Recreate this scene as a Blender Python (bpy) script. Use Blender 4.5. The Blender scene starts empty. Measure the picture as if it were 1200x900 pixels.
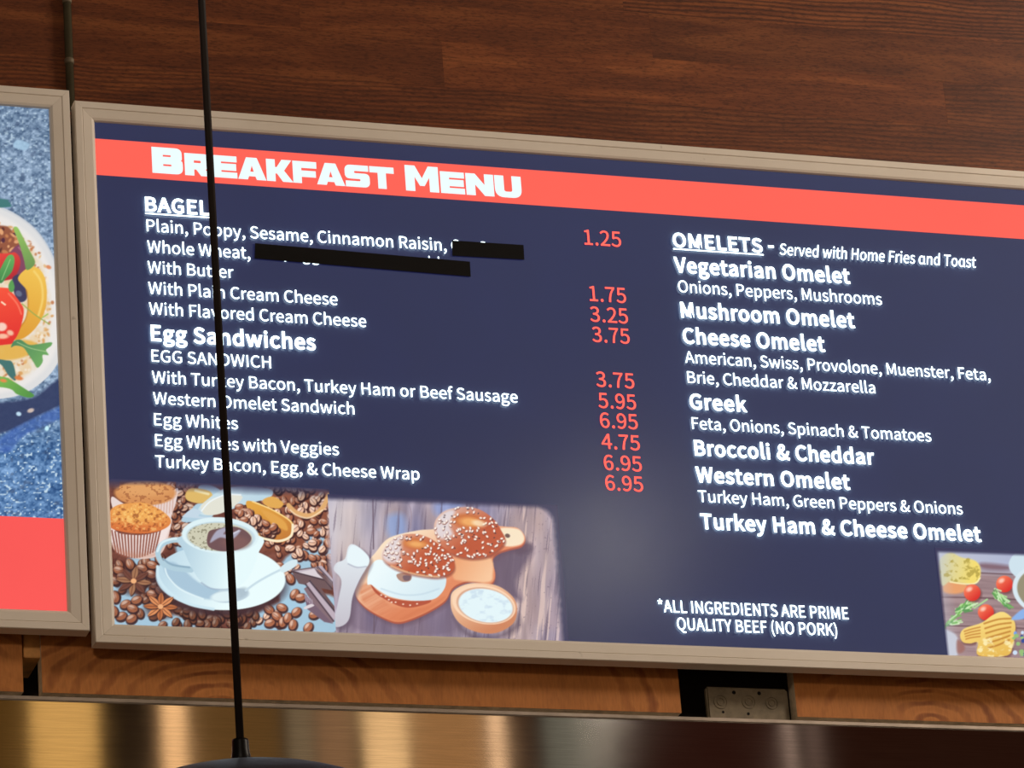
import bpy, bmesh, math, random
import numpy as np
from mathutils import Matrix, Vector

# ------------------------------------------------------------------ camera, world, lights, exposure
sc = bpy.context.scene
COL = sc.collection
FPX, PITCH, YAW, ROLL = 5094.0975, 0.39926096, 0.33899004, -0.08024649   # measured from the photograph's straight lines
ZS = 3.84                                                                # height of the middle of the signs above the floor
CAM = np.array([-1.7630047, -5.0, -2.2369122 + ZS])


def cam_axes():
    cp, sp = math.cos(PITCH), math.sin(PITCH)
    cy, sy = math.cos(YAW), math.sin(YAW)
    cr, sr = math.cos(ROLL), math.sin(ROLL)
    right = np.array([cy, -sy, 0.0])
    f0 = np.array([sy, cy, 0.0])
    fw = f0 * cp + np.array([0, 0, sp])
    up = -f0 * sp + np.array([0, 0, cp])
    return right * cr + up * sr, -right * sr + up * cr, fw


R_, U_, F_ = cam_axes()
cd = bpy.data.cameras.new('camera')
cd.sensor_width = 36.0
cd.lens = FPX * 36.0 / 1200.0
cd.clip_start = 0.05
cam = bpy.data.objects.new('camera', cd)
COL.objects.link(cam)
m4 = Matrix.Identity(4)
for i in range(3):
    m4[i][0], m4[i][1], m4[i][2], m4[i][3] = R_[i], U_[i], -F_[i], CAM[i]
cam.matrix_world = m4
sc.camera = cam

sc.view_settings.view_transform = 'Standard'
sc.view_settings.look = 'None'
sc.view_settings.exposure = 0.0
sc.view_settings.gamma = 1.0
sc.view_settings.use_curve_mapping = False

w = bpy.data.worlds.new('room_light')
sc.world = w
w.use_nodes = True
w.node_tree.nodes['Background'].inputs[0].default_value = (1.0, 0.72, 0.50, 1)
w.node_tree.nodes['Background'].inputs[1].default_value = 0.14

CEIL = ZS + 1.75
BAND_GAIN = 1.25


def area(name, loc, target, sx, sy, power, color):
    l = bpy.data.lights.new(name, 'AREA')
    l.shape = 'RECTANGLE'
    l.size, l.size_y = sx, sy
    l.energy = power
    l.color = color
    o = bpy.data.objects.new(name, l)
    COL.objects.link(o)
    o.location = loc
    d = Vector(target) - Vector(loc)
    o.rotation_euler = d.to_track_quat('-Z', 'Y').to_euler()
    return o


def mirror_point(px, py, Y, k):
    """where a ray through the measured point px,py bounces to off an upright face at depth Y, k of the way back"""
    P = at(px, py, Y)
    d = P - CAM
    return P + k * np.array([d[0], -d[1], d[2]])


def at(px, py, Y=0.0):
    d = F_ + ((px - 600.0) / FPX) * R_ + ((450.0 - py) / FPX) * U_
    return CAM + d * ((Y - CAM[1]) / d[1])


# added unseen panel lights, placed and coloured to reflect as bands in the steel
BAND_LIGHTS = [  # where its band lies on the steel (measured left and right end), colour of the band
    (-40, 30, (76, 52, 28)), (36, 116, (186, 140, 78)), (191, 219, (232, 178, 122)), (226, 330, (86, 60, 34)),
    (338, 368, (104, 86, 64)), (372, 414, (116, 84, 58)), (427, 479, (208, 164, 112)), (484, 568, (134, 94, 58)),
    (574, 592, (230, 182, 136)), (598, 630, (52, 34, 24)), (638, 692, (88, 82, 70)), (701, 718, (78, 68, 58)),
    (722, 914, (49, 31, 25)), (968, 1290, (46, 29, 23)),
    (919, 931, (150, 124, 108)), (946, 964, (92, 72, 62)),
]
for xa_, xb_, co_ in BAND_LIGHTS:
    a_, b_ = mirror_point(xa_, 872, -0.02, 0.8), mirror_point(xb_, 872, -0.02, 0.8)
    c_, wd_ = (a_ + b_) / 2, abs(b_[0] - a_[0])
    li_ = [max(0.0, ((v / 255 + .055) / 1.055) ** 2.4 - d) / r for v, d, r in zip(co_, (.022, .013, .009), (.59, .535, .48))]
    mx_ = max(li_)
    area('steel_band_light', tuple(c_), (c_[0], 0.0, c_[2]), wd_, 1.0, BAND_GAIN * mx_ * math.pi * wd_, tuple(v / mx_ for v in li_))
# recessed spot in the ceiling whose sheen shows on the matt face of the big sign
g_ = mirror_point(712, 642, 0.0, 0.55)
area('ceiling_spot', tuple(g_), tuple(at(712, 642)), 0.10, 0.10, 1.2, (1.0, 0.92, 0.80))
# general warm ceiling light over the counter
area('counter_lamp', (3.4, -2.1, CEIL - 0.05), (0.4, 0.0, ZS), 1.2, 0.8, 190.0, (1.0, 0.85, 0.70))
area('aisle_lamp', (-3.2, -7.6, CEIL - 0.05), (-0.2, 0.0, ZS), 1.0, 1.0, 170.0, (1.0, 0.84, 0.68))

# ------------------------------------------------------------------ helpers
def srgb(r, g, b):
    o = []
    for c in (r, g, b):
        c = c / 255.0
        o.append(c / 12.92 if c <= 0.04045 else ((c + 0.055) / 1.055) ** 2.4)
    return (o[0], o[1], o[2], 1.0)


def mat(name):
    m = bpy.data.materials.new(name)
    m.use_nodes = True
    nt = m.node_tree
    return m, nt, nt.nodes['Principled BSDF']


def N(nt, t, **kw):
    n = nt.nodes.new(t)
    for k, v in kw.items():
        setattr(n, k, v)
    return n


def coords(nt, scale=(1, 1, 1), rot=(0, 0, 0), kind='Object'):
    tc = N(nt, 'ShaderNodeTexCoord')
    mp = N(nt, 'ShaderNodeMapping')
    mp.inputs['Scale'].default_value = scale
    mp.inputs['Rotation'].default_value = rot
    nt.links.new(tc.outputs[kind], mp.inputs[0])
    return mp.outputs[0]


def ramp(nt, fac, stops):
    r = N(nt, 'ShaderNodeValToRGB')
    e = r.color_ramp.elements
    while len(e) < len(stops):
        e.new(0.5)
    for i, (p, c) in enumerate(stops):
        e[i].position = p
        e[i].color = c
    nt.links.new(fac, r.inputs[0])
    return r.outputs[0]


def noise(nt, vec, scale, detail=4.0, rough=0.55, dist=0.0):
    n = N(nt, 'ShaderNodeTexNoise')
    n.inputs['Scale'].default_value = scale
    n.inputs['Detail'].default_value = detail
    n.inputs['Roughness'].default_value = rough
    n.inputs['Distortion'].default_value = dist
    nt.links.new(vec, n.inputs['Vector'])
    return n.outputs['Fac']


def mixc(nt, fac, a, b, mode='MIX'):
    n = N(nt, 'ShaderNodeMix', data_type='RGBA', blend_type=mode)
    if isinstance(fac, (int, float)):
        n.inputs[0].default_value = fac
    else:
        nt.links.new(fac, n.inputs[0])
    for i, v in ((6, a), (7, b)):
        if isinstance(v, tuple):
            n.inputs[i].default_value = v
        else:
            nt.links.new(v, n.inputs[i])
    return n.outputs[2]


def bump(nt, bsdf, height, strength, dist=0.001):
    b = N(nt, 'ShaderNodeBump')
    b.inputs['Strength'].default_value = strength
    b.inputs['Distance'].default_value = dist
    nt.links.new(height, b.inputs['Height'])
    nt.links.new(b.outputs[0], bsdf.inputs['Normal'])


def link_mesh(name, me, m, parent=None):
    o = bpy.data.objects.new(name, me)
    COL.objects.link(o)
    if m is not None:
        me.materials.clear()
        me.materials.append(m)
    if parent is not None:
        o.parent = parent
        o.matrix_parent_inverse = Matrix.Translation(-Vector(parent.location))
    return o


def obj(name, bm, m, parent=None, smooth=False):
    me = bpy.data.meshes.new(name)
    bmesh.ops.recalc_face_normals(bm, faces=bm.faces)
    if smooth:
        for f in bm.faces:
            f.smooth = True
    bm.to_mesh(me)
    bm.free()
    return link_mesh(name, me, m, parent)


def box(bm, x0, x1, y0, y1, z0, z1, bev=0.0):
    r = bmesh.ops.create_cube(bm, size=1.0)
    vs = r['verts']
    for v in vs:
        v.co = Vector((x0 + (v.co.x + .5) * (x1 - x0), y0 + (v.co.y + .5) * (y1 - y0), z0 + (v.co.z + .5) * (z1 - z0)))
    if bev > 0:
        es = list({e for v in vs for e in v.link_edges})
        bmesh.ops.bevel(bm, geom=es, offset=bev, segments=2, affect='EDGES')
    return vs


def lathe(bm, prof, cx, cy, seg=48, cap=True):
    rings = []
    for r, z in prof:
        rings.append([bm.verts.new((cx + r * math.cos(2 * math.pi * k / seg), cy + r * math.sin(2 * math.pi * k / seg), z)) for k in range(seg)])
    for a, b in zip(rings, rings[1:]):
        for k in range(seg):
            bm.faces.new((a[k], a[(k + 1) % seg], b[(k + 1) % seg], b[k]))
    if cap:
        bm.faces.new(rings[0])
        bm.faces.new(rings[-1])


def thing(name, label, cat, loc, group=None):
    o = bpy.data.objects.new(name, None)
    COL.objects.link(o)
    o.location = loc
    o.empty_display_size = 0.05
    o['label'] = label
    o['category'] = cat
    if group:
        o['group'] = group
    return o


def tag(o, label, cat, group=None):
    o['label'] = label
    o['category'] = cat
    if group:
        o['group'] = group
    return o


def struct(o):
    o['kind'] = 'structure'
    return o


# ------------------------------------------------------------------ materials
def wood_wall():
    m, nt, b = mat('laminate_wood')
    at_ = N(nt, 'ShaderNodeAttribute', attribute_name='plank')
    sep = N(nt, 'ShaderNodeSeparateColor')
    nt.links.new(at_.outputs['Color'], sep.inputs[0])
    tc = N(nt, 'ShaderNodeTexCoord')
    off = N(nt, 'ShaderNodeCombineXYZ')
    for i, o_ in ((0, 'Green'), (2, 'Blue')):
        mu = N(nt, 'ShaderNodeMath', operation='MULTIPLY')
        nt.links.new(sep.outputs[o_], mu.inputs[0])
        mu.inputs[1].default_value = 7.0
        nt.links.new(mu.outputs[0], off.inputs[i])
    ad = N(nt, 'ShaderNodeVectorMath', operation='ADD')
    nt.links.new(tc.outputs['Object'], ad.inputs[0])
    nt.links.new(off.outputs[0], ad.inputs[1])
    mp = N(nt, 'ShaderNodeMapping')
    mp.inputs['Scale'].default_value = (1.0, 1, 9.0)
    nt.links.new(ad.outputs[0], mp.inputs[0])
    big = noise(nt, mp.outputs[0], 3.2, 5, 0.6, 0.8)
    mp2 = N(nt, 'ShaderNodeMapping')
    mp2.inputs['Scale'].default_value = (1.0, 1, 22.0)
    nt.links.new(ad.outputs[0], mp2.inputs[0])
    fine = noise(nt, mp2.outputs[0], 34.0, 3, 0.75, 0.2)
    # cathedral rings
    mp3 = N(nt, 'ShaderNodeMapping')
    mp3.inputs['Scale'].default_value = (1.0, 1, 5.0)
    mp3.inputs['Rotation'].default_value = (0, 0.12, 0)
    nt.links.new(ad.outputs[0], mp3.inputs[0])
    wv = N(nt, 'ShaderNodeTexWave', wave_type='BANDS', bands_direction='Z')
    wv.inputs['Scale'].default_value = 9.0
    wv.inputs['Distortion'].default_value = 9.0
    wv.inputs['Detail'].default_value = 1.5
    wv.inputs['Detail Scale'].default_value = 0.55
    nt.links.new(mp3.outputs[0], wv.inputs['Vector'])
    c1 = ramp(nt, big, [(0.28, srgb(96, 47, 20)), (0.50, srgb(120, 62, 28)), (0.66, srgb(146, 82, 40)), (0.82, srgb(102, 51, 22))])
    c2 = mixc(nt, ramp(nt, wv.outputs['Fac'], [(0.0, (0, 0, 0, 1)), (0.35, (.5, .5, .5, 1)), (1.0, (1, 1, 1, 1))]), srgb(58, 27, 11), c1)
    k = N(nt, 'ShaderNodeMath', operation='MULTIPLY')
    nt.links.new(sep.outputs['Blue'], k.inputs[0])
    k.inputs[1].default_value = 0.8
    c3 = mixc(nt, k.outputs[0], c1, c2)
    c4 = mixc(nt, 0.55, c3, ramp(nt, fine, [(0.30, (.35, .35, .35, 1)), (0.55, (1, 1, 1, 1))]), 'MULTIPLY')
    mp4 = N(nt, 'ShaderNodeMapping')
    mp4.inputs['Scale'].default_value = (1.0, 1, 5.0)
    mp4.inputs['Rotation'].default_value = (0, -0.16, 0)
    nt.links.new(ad.outputs[0], mp4.inputs[0])
    fleck = noise(nt, mp4.outputs[0], 120.0, 2, 0.6)
    c4 = mixc(nt, 0.7, c4, ramp(nt, fleck, [(0.34, (.38, .34, .30, 1)), (0.50, (1, 1, 1, 1)), (0.70, (1.0, 1.0, 1.0, 1))]), 'MULTIPLY')
    tone = N(nt, 'ShaderNodeMath', operation='MULTIPLY_ADD')
    nt.links.new(sep.outputs['Red'], tone.inputs[0])
    tone.inputs[1].default_value = 0.60
    tone.inputs[2].default_value = 0.64
    vm = N(nt, 'ShaderNodeVectorMath', operation='SCALE')
    nt.links.new(c4, vm.inputs[0])
    nt.links.new(tone.outputs[0], vm.inputs['Scale'])
    nt.links.new(vm.outputs[0], b.inputs['Base Color'])
    b.inputs['Roughness'].default_value = 0.5
    b.inputs['Specular IOR Level'].default_value = 0.3
    bump(nt, b, fine, 0.15, 0.0006)
    return m


def ply_mat(name, seed, ring_x, ring_z):
    m, nt, b = mat(name)
    tc = N(nt, 'ShaderNodeTexCoord')
    mp = N(nt, 'ShaderNodeMapping')
    mp.inputs['Location'].default_value = (-ring_x, 0, -ring_z * 2.2)
    mp.inputs['Scale'].default_value = (1.0, 1, 2.2)
    nt.links.new(tc.outputs['Object'], mp.inputs[0])
    wv = N(nt, 'ShaderNodeTexWave', wave_type='RINGS', rings_direction='Y')
    wv.inputs['Scale'].default_value = 9.0
    wv.inputs['Distortion'].default_value = 2.2
    wv.inputs['Detail'].default_value = 2.0
    wv.inputs['Detail Scale'].default_value = 2.0
    nt.links.new(mp.outputs[0], wv.inputs['Vector'])
    mp2 = N(nt, 'ShaderNodeMapping')
    mp2.inputs['Location'].default_value = (seed, 0, seed)
    mp2.inputs['Scale'].default_value = (1.0, 1, 0.45)
    nt.links.new(tc.outputs['Object'], mp2.inputs[0])
    blot = noise(nt, mp2.outputs[0], 13.0, 4, 0.6, 0.4)
    mp3 = N(nt, 'ShaderNodeMapping')
    mp3.inputs['Scale'].default_value = (6.0, 1, 1.0)
    nt.links.new(tc.outputs['Object'], mp3.inputs[0])
    fine = noise(nt, mp3.outputs[0], 60.0, 3, 0.6)
    c1 = ramp(nt, wv.outputs['Fac'], [(0.0, srgb(184, 116, 58)), (0.5, srgb(192, 124, 64)), (0.85, srgb(146, 84, 38)), (1.0, srgb(136, 76, 34))])
    c2 = mixc(nt, ramp(nt, blot, [(0.36, (0, 0, 0, 1)), (0.56, (1, 1, 1, 1))]), c1, srgb(180, 114, 56))
    c3 = mixc(nt, ramp(nt, blot, [(0.60, (0, 0, 0, 1)), (0.78, (.6, .6, .6, 1))]), c2, srgb(128, 76, 36))
    c4 = mixc(nt, 0.4, c3, ramp(nt, fine, [(0.3, (.55, .55, .55, 1)), (0.6, (1, 1, 1, 1))]), 'MULTIPLY')
    nt.links.new(c4, b.inputs['Base Color'])
    b.inputs['Roughness'].default_value = 0.6
    b.inputs['Specular IOR Level'].default_value = 0.25
    bump(nt, b, fine, 0.2, 0.0005)
    return m


def plain(name, col, rough=0.5, metal=0.0, var=0.12, scale=30.0, bumpy=0.0, spec=0.4):
    m, nt, b = mat(name)
    v = coords(nt)
    n = noise(nt, v, scale, 4, 0.6)
    lo = tuple(c * (1 - var) for c in col[:3]) + (1,)
    hi = tuple(min(1, c * (1 + var)) for c in col[:3]) + (1,)
    nt.links.new(ramp(nt, n, [(0.3, lo), (0.7, hi)]), b.inputs['Base Color'])
    b.inputs['Roughness'].default_value = rough
    b.inputs['Metallic'].default_value = metal
    b.inputs['Specular IOR Level'].default_value = spec
    if bumpy:
        bump(nt, b, n, bumpy, 0.001)
    return m


def frame_mat():
    m, nt, b = mat('champagne_aluminium')
    v = coords(nt, (1, 1, 1))
    n1 = noise(nt, v, 6.0, 5, 0.6)
    n2 = noise(nt, v, 120.0, 3, 0.6)
    c = ramp(nt, n1, [(0.3, srgb(222, 212, 198)), (0.7, srgb(232, 223, 210))])
    spots = ramp(nt, noise(nt, v, 55.0, 2, 0.5), [(0.18, srgb(120, 100, 78)), (0.25, (1, 1, 1, 1))])
    c = mixc(nt, 0.5, c, spots, 'MULTIPLY')
    nt.links.new(c, b.inputs['Base Color'])
    b.inputs['Roughness'].default_value = 0.45
    b.inputs['Specular IOR Level'].default_value = 0.35
    bump(nt, b, n2, 0.04, 0.0004)
    return m


def steel_mat():
    m, nt, b = mat('brushed_steel')
    v = coords(nt, (1.0, 1, 60.0))
    n = noise(nt, v, 14.0, 5, 0.7)
    v2 = coords(nt, (3.0, 1, 3.0))
    smudge = noise(nt, v2, 2.0, 4, 0.6)
    nt.links.new(ramp(nt, n, [(0.3, (0.52, 0.47, 0.42, 1)), (0.7, (0.66, 0.60, 0.54, 1))]), b.inputs['Base Color'])
    b.inputs['Metallic'].default_value = 1.0
    nt.links.new(ramp(nt, smudge, [(0.3, (.055,) * 3 + (1,)), (0.7, (.09,) * 3 + (1,))]), b.inputs['Roughness'])
    b.inputs['Anisotropic'].default_value = 0.95
    cx = N(nt, 'ShaderNodeCombineXYZ')
    cx.inputs[2].default_value = 1.0
    nt.links.new(cx.outputs[0], b.inputs['Tangent'])
    bump(nt, b, n, 0.02, 0.0001)
    return m


def screen_base(name):
    """matt film over a backlit print: a little sheen with fine grain"""
    m, nt, b = mat(name)
    b.inputs['Base Color'].default_value = (0.02, 0.02, 0.035, 1)
    b.inputs['Roughness'].default_value = 0.16
    b.inputs['Specular IOR Level'].default_value = 0.3
    g = noise(nt, coords(nt), 900.0, 2, 0.6)
    bump(nt, b, g, 0.12, 0.0003)
    m.cycles.emission_sampling = 'NONE'
    return m, nt, b


def lit_flat(name, col, strength=1.0, var=0.0):
    m, nt, b = screen_base(name)
    if var:
        n = noise(nt, coords(nt), 5.0, 4, 0.65)
        lo = tuple(c * (1 - var) for c in col[:3]) + (1,)
        hi = tuple(c * (1 + var) for c in col[:3]) + (1,)
        nt.links.new(ramp(nt, n, [(0.3, lo), (0.7, hi)]), b.inputs['Emission Color'])
    else:
        b.inputs['Emission Color'].default_value = col
    b.inputs['Emission Strength'].default_value = strength
    return m


def lit_print(name):
    m, nt, b = screen_base(name)
    a = N(nt, 'ShaderNodeAttribute', attribute_name='print')
    nt.links.new(a.outputs['Color'], b.inputs['Emission Color'])
    b.inputs['Emission Strength'].default_value = 1.0
    return m


def letter_mat(name, col, strength):
    m, nt, b = mat(name)
    b.inputs['Base Color'].default_value = (0.05, 0.05, 0.05, 1)
    b.inputs['Roughness'].default_value = 0.6
    n = noise(nt, coords(nt), 40.0, 2, 0.5)
    lo = tuple(c * 0.96 for c in col[:3]) + (1,)
    nt.links.new(ramp(nt, n, [(0.3, lo), (0.7, col)]), b.inputs['Emission Color'])
    b.inputs['Emission Strength'].default_value = strength
    m.cycles.emission_sampling = 'FRONT_BACK'
    return m


M_WOOD = wood_wall()
M_FRAME = frame_mat()
M_STEEL = steel_mat()
M_DARK = plain('dark_cavity', srgb(38, 28, 22), 0.9)
M_CEIL = plain('ceiling_paint', srgb(92, 74, 60), 0.85)
M_FLOOR = plain('floor_tile', srgb(120, 98, 80), 0.5)
M_BLACK = plain('black_metal', srgb(12, 8, 8), 0.4, 0.0, 0.2, spec=0.12)
M_CORD = plain('black_cord', srgb(34, 24, 20), 0.6, 0.0, 0.2)
M_PIPE = plain('grey_green_pipe', srgb(84, 78, 58), 0.5, 0.3, 0.2, 40)
M_ZINC = plain('galvanised_steel', srgb(112, 100, 80), 0.6, 0.2, 0.25, 60, 0.3)
M_EDGE = plain('plywood_edge', srgb(214, 192, 160), 0.7, 0.0, 0.25, 80)
M_STUD = plain('stud_wood', srgb(214, 156, 90), 0.7, 0.0, 0.25, 50)
M_TAPE = plain('black_tape', srgb(9, 6, 5), 0.7, 0.0, 0.3, 80, 0.0, 0.15)
M_NAVY = lit_flat('navy_print', (.004, .006, .050, 1), 1.0, 0.10)
M_NAVY.node_tree.nodes['Principled BSDF'].inputs['Base Color'].default_value = (.07, .09, .14, 1)
M_RED = lit_flat('red_print', srgb(255, 100, 84), 1.0, 0.02)
M_RED2 = lit_flat('red_footer_print', srgb(250, 88, 84), 1.0, 0.02)
M_LIP = plain('dull_steel_edge', (.36, .30, .25, 1), 0.5, 1.0, 0.2, 25)
M_WHITE = letter_mat('white_lettering', (0.80, 0.97, 1.0, 1), 4.0)
M_PRICE = letter_mat('red_lettering', (1.0, 0.085, 0.06, 1), 1.7)
M_TITLE = letter_mat('title_lettering', (0.80, 0.97, 1.0, 1), 1.05)
M_PRINT = lit_print('food_print')

# ------------------------------------------------------------------ the room
bm = bmesh.new(); box(bm, -5, 6, -9, 0.13, -0.05, 0.0)
struct(obj('floor', bm, M_FLOOR))
bm = bmesh.new(); box(bm, -5, 6, -9, 0.13, CEIL, CEIL + 0.05)
struct(obj('ceiling', bm, M_CEIL))
bm = bmesh.new(); box(bm, -5, 6, 0.115, 0.165, 0.0, CEIL)
struct(obj('wall_back', bm, M_DARK))

# laminate planks on the wall above the signs, laid in staggered rows: one cladding
PITCH_Z = 0.0712
me = bpy.data.meshes.new('wall_cladding')
vs, fs, cs = [], [], []
rng = random.Random(5)
z0 = ZS + 0.3090 - PITCH_Z * 7
row = -7
joints = {1: [-1.9, -1.25, 0.98, 1.8], 2: [-1.5, -0.052, 0.696, 1.5], 3: [-1.3, -0.252, 0.257, 1.16], 4: [-1.9, -0.86, 0.22, 1.32]}
tones = {1: [.5, .45, .52, .4, .5], 2: [.5, .30, .74, .46, .5], 3: [.5, .50, .46, .22, .4], 4: [.4, .5, .42, .66, .5]}
rings = {1: [.3, .9, .75, .4, .3], 2: [.2, .1, .25, .7, .2], 3: [.3, .2, .2, .1, .2], 4: [.4, .5, .4, 1.0, .5]}
while z0 < CEIL - 0.001:
    za, zb = z0, min(z0 + PITCH_Z, CEIL)
    js = joints.get(row)
    if js is None:
        js = sorted(rng.uniform(-3, 3) for _ in range(5))
    xs = [-5.0] + js + [6.0]
    for i in range(len(xs) - 1):
        t = tones[row][i] if row in tones else rng.random()
        g = rings[row][i] if row in rings else rng.random() * .8
        c = (t, rng.random(), g, 1.0)
        k = len(vs)
        e = 0.00008
        a, b = xs[i] + e, xs[i + 1] - e
        # plank face with its own thin bevel down to the seam
        vs += [(a, .03, za + e), (b, .03, za + e), (b, .03, zb - e), (a, .03, zb - e),
               (a - e, .0302, za), (b + e, .0302, za), (b + e, .0302, zb), (a - e, .0302, zb)]
        fs += [(k, k + 1, k + 2, k + 3), (k + 4, k + 5, k + 1, k), (k + 5, k + 6, k + 2, k + 1), (k + 6, k + 7, k + 3, k + 2), (k + 7, k + 4, k, k + 3)]
        cs += [c] * 8
    z0 = zb
    row += 1
zc = ZS + 0.3090 - PITCH_Z * 7
k = len(vs)   # body of the cladding behind the planks
vs += [(x, y, z) for x in (-5, 6) for y in (.0312, .114) for z in (zc, CEIL)]
fs += [(k, k + 1, k + 3, k + 2), (k + 4, k + 6, k + 7, k + 5), (k, k + 2, k + 6, k + 4), (k + 2, k + 3, k + 7, k + 6)]
cs += [(.3, .3, .3, 1)] * 8
me.from_pydata(vs, [], fs)
at_ = me.attributes.new('plank', 'FLOAT_COLOR', 'POINT')
at_.data.foreach_set('color', np.array(cs, dtype=np.float32).ravel())
struct(link_mesh('wall_cladding', me, M_WOOD))

# plywood strip under the signs: three boards with gaps between them
PB, PT = ZS - 0.4425, zc - 0.001


def ply_board(x0, x1, m, label):
    bm = bmesh.new(); box(bm, x0, x1, .030, .0305, PB, PT)
    o = obj('plywood_board', bm, m)
    tag(o, label, 'board', 'plywood boards under the menu signs')
    bm = bmesh.new(); box(bm, x0, x1, .0306, .052, PB, PT, .0004)
    obj('edge_layers', bm, M_EDGE, o)
    return o


ply_board(-2.2, at(26.5, 780, .03)[0], ply_mat('plywood_left', 3.1, -1.3, 3.2), 'light brown plywood board at the far left, under the picture sign')
ply_board(at(49, 790, .03)[0], at(796, 806, .03)[0], ply_mat('plywood_middle', 8.7, at(262, 820, .03)[0], at(262, 824, .03)[2]), 'long reddish plywood board with arched grain under the breakfast menu')
ply_board(at(932, 815, .03)[0], 1.6, ply_mat('plywood_right', 5.3, at(1092, 840, .03)[0], at(1092, 844, .03)[2]), 'short plywood board right of the dark gap with the metal box')

# stub of a stud in the narrow gap at the left
a, b = at(27.5, 750, .036), at(48, 771, .036)
bm = bmesh.new(); box(bm, a[0], b[0], .036, .112, b[2], PT, .0008)
o = tag(obj('wooden_stud', bm, M_STUD), 'pale wooden stud end in the narrow gap between plywood boards at left', 'stud')

# galvanised electrical box in the wide gap
HZ = ZS - .4655
jb = thing('junction_box', 'grey metal electrical box with round knockouts in the dark gap under the menu', 'electrical box', (0, 0, 0))
YB = .040
a, b = at(827, 804, YB), at(926, 838, YB)
bm = bmesh.new(); box(bm, a[0], b[0], YB, YB + .010, HZ - .0005, a[2], .0025)
obj('body', bm, M_ZINC, jb)
for (px, py, r) in ((844.5, 822.5, 10), (877.5, 822.5, 10), (904.5, 824, 9)):
    c = at(px, py, YB)
    bm = bmesh.new()
    R = r * .00098
    for r0, r1 in ((R, R * .86), (R * .55, R * .45)):
        ring = []
        for k in range(28):
            t = 2 * math.pi * k / 28
            ring.append([bm.verts.new((c[0] + q * math.cos(t), y, c[2] + q * math.sin(t))) for q, y in ((r0, YB), (r0 - .0002, YB - .0009), (r1 + .0002, YB - .0009), (r1, YB))])
        for k in range(28):
            p, q = ring[k], ring[(k + 1) % 28]
            for j in range(3):
                bm.faces.new((p[j], q[j], q[j + 1], p[j + 1]))
    obj('knockout', bm, M_ZINC, jb)
for (px, py, r) in ((860, 811.5, 2.6), (889.5, 812.5, 2.6), (847.5, 834.5, 1.8), (877, 836.5, 2.0)):
    c = at(px, py, YB)
    bm = bmesh.new()
    bmesh.ops.create_cone(bm, cap_ends=True, segments=16, radius1=r * .001, radius2=r * .001, depth=.004,
                          matrix=Matrix.Translation((c[0], YB + .0017, c[2])) @ Matrix.Rotation(math.pi / 2, 4, 'X'))
    h = obj('screw_hole', bm, M_TAPE, jb)
    h['label'] = 'dark round screw hole'

# stainless steel hood: front sheet, rolled lip, top flange back to the wall
hood = thing('range_hood', 'brushed stainless steel hood front running along the bottom', 'range hood', (0, .05, ZS - .95))
HZ = ZS - .4655
bm = bmesh.new()
prof = [(.112, HZ - .004), (-.0175, HZ - .0015), (-.0190, HZ - .0016), (-.0197, HZ - .0020), (-.0200, HZ - .0028), (-.0200, HZ - .0040),
        (-.0200, HZ - .0070), (-.0200, ZS - .93), (-.0185, ZS - .932), (-.0185, HZ - .010), (.112, HZ - .0065)]
L = [[bm.verts.new((x, y, z)) for y, z in prof] for x in (-2.4, 2.2)]
n = len(prof)
for j in range(n):
    f = bm.faces.new((L[0][j], L[0][(j + 1) % n], L[1][(j + 1) % n], L[1][j]))
    f.smooth = 1 <= j <= 4
bm.faces.new(L[0]); bm.faces.new(L[1])
obj('front_panel', bm, M_STEEL, hood)
bm = bmesh.new(); box(bm, -2.4, 2.2, -.0222, -.0175, HZ - .0062, HZ - .0002, .0012)
obj('top_edge', bm, M_LIP, hood)
bm = bmesh.new(); box(bm, -2.4, 2.2, -.018, .112, ZS - .95, ZS - .932, .002)
obj('bottom_rim', bm, M_STEEL, hood)

# thin metal pipe on the wall between the two signs
pa, pb = at(80, 0, .024), at(80.6, 100, .024)
px_ = (pa[0] + pb[0]) / 2
pipe = thing('metal_pipe', 'thin grey-green metal pipe on the wood wall above the gap between the two signs', 'pipe', (px_, .024, ZS + .372))
bm = bmesh.new(); lathe(bm, [(.0054, ZS + .372), (.0054, CEIL)], px_, .024, 20)
obj('tube', bm, M_PIPE, pipe, True)
for zz in (at(80, 72, .024)[2], at(80, 1, .024)[2]):
    bm = bmesh.new(); lathe(bm, [(.0056, zz - .004), (.0064, zz - .003), (.0064, zz + .003), (.0056, zz + .004)], px_, .024, 20)
    obj('coupling', bm, M_ZINC, pipe, True)

# pendant lamp hanging in front of the signs
YL = -1.2
lx = (at(238.5, 0, YL)[0] + at(279, 868, YL)[0]) / 2
cc = at(284, 888 + 398, YL)
RS = 398 * float((cc - CAM) @ F_) / FPX
apex = cc[2] + RS
pend = thing('pendant_lamp', 'black dome pendant lamp on a thin black cord hanging before the menu', 'pendant lamp', (lx, YL, apex))
zt, zk = at(279, 867, YL)[2], apex
bm = bmesh.new(); lathe(bm, [(.0038, zt - .002), (.0038, CEIL - .02)], lx, YL, 16)
obj('cord', bm, M_CORD, pend, True)
bm = bmesh.new(); lathe(bm, [(.004, zt + .0005), (.0076, zt), (.0080, zt - .002), (.0084, zt - .012), (.0092, zt - .016), (.0092, zk - .001)], lx, YL, 24)
obj('cord_grip', bm, M_BLACK, pend, True)
prof = []
for k in range(25):
    t = math.radians(1.2 + k * 2.4)
    prof.append((RS * math.sin(t), cc[2] + RS * math.cos(t)))
inner = [(r * .99, z - .003) for r, z in reversed(prof)]
bm = bmesh.new(); lathe(bm, prof + inner, lx, YL, 96)
obj('lamp_shade', bm, M_BLACK, pend, True)
bm = bmesh.new(); lathe(bm, [(.045, CEIL - .0005), (.045, CEIL - .02), (.03, CEIL - .028), (.004, CEIL - .03)], lx, YL, 32)
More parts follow.
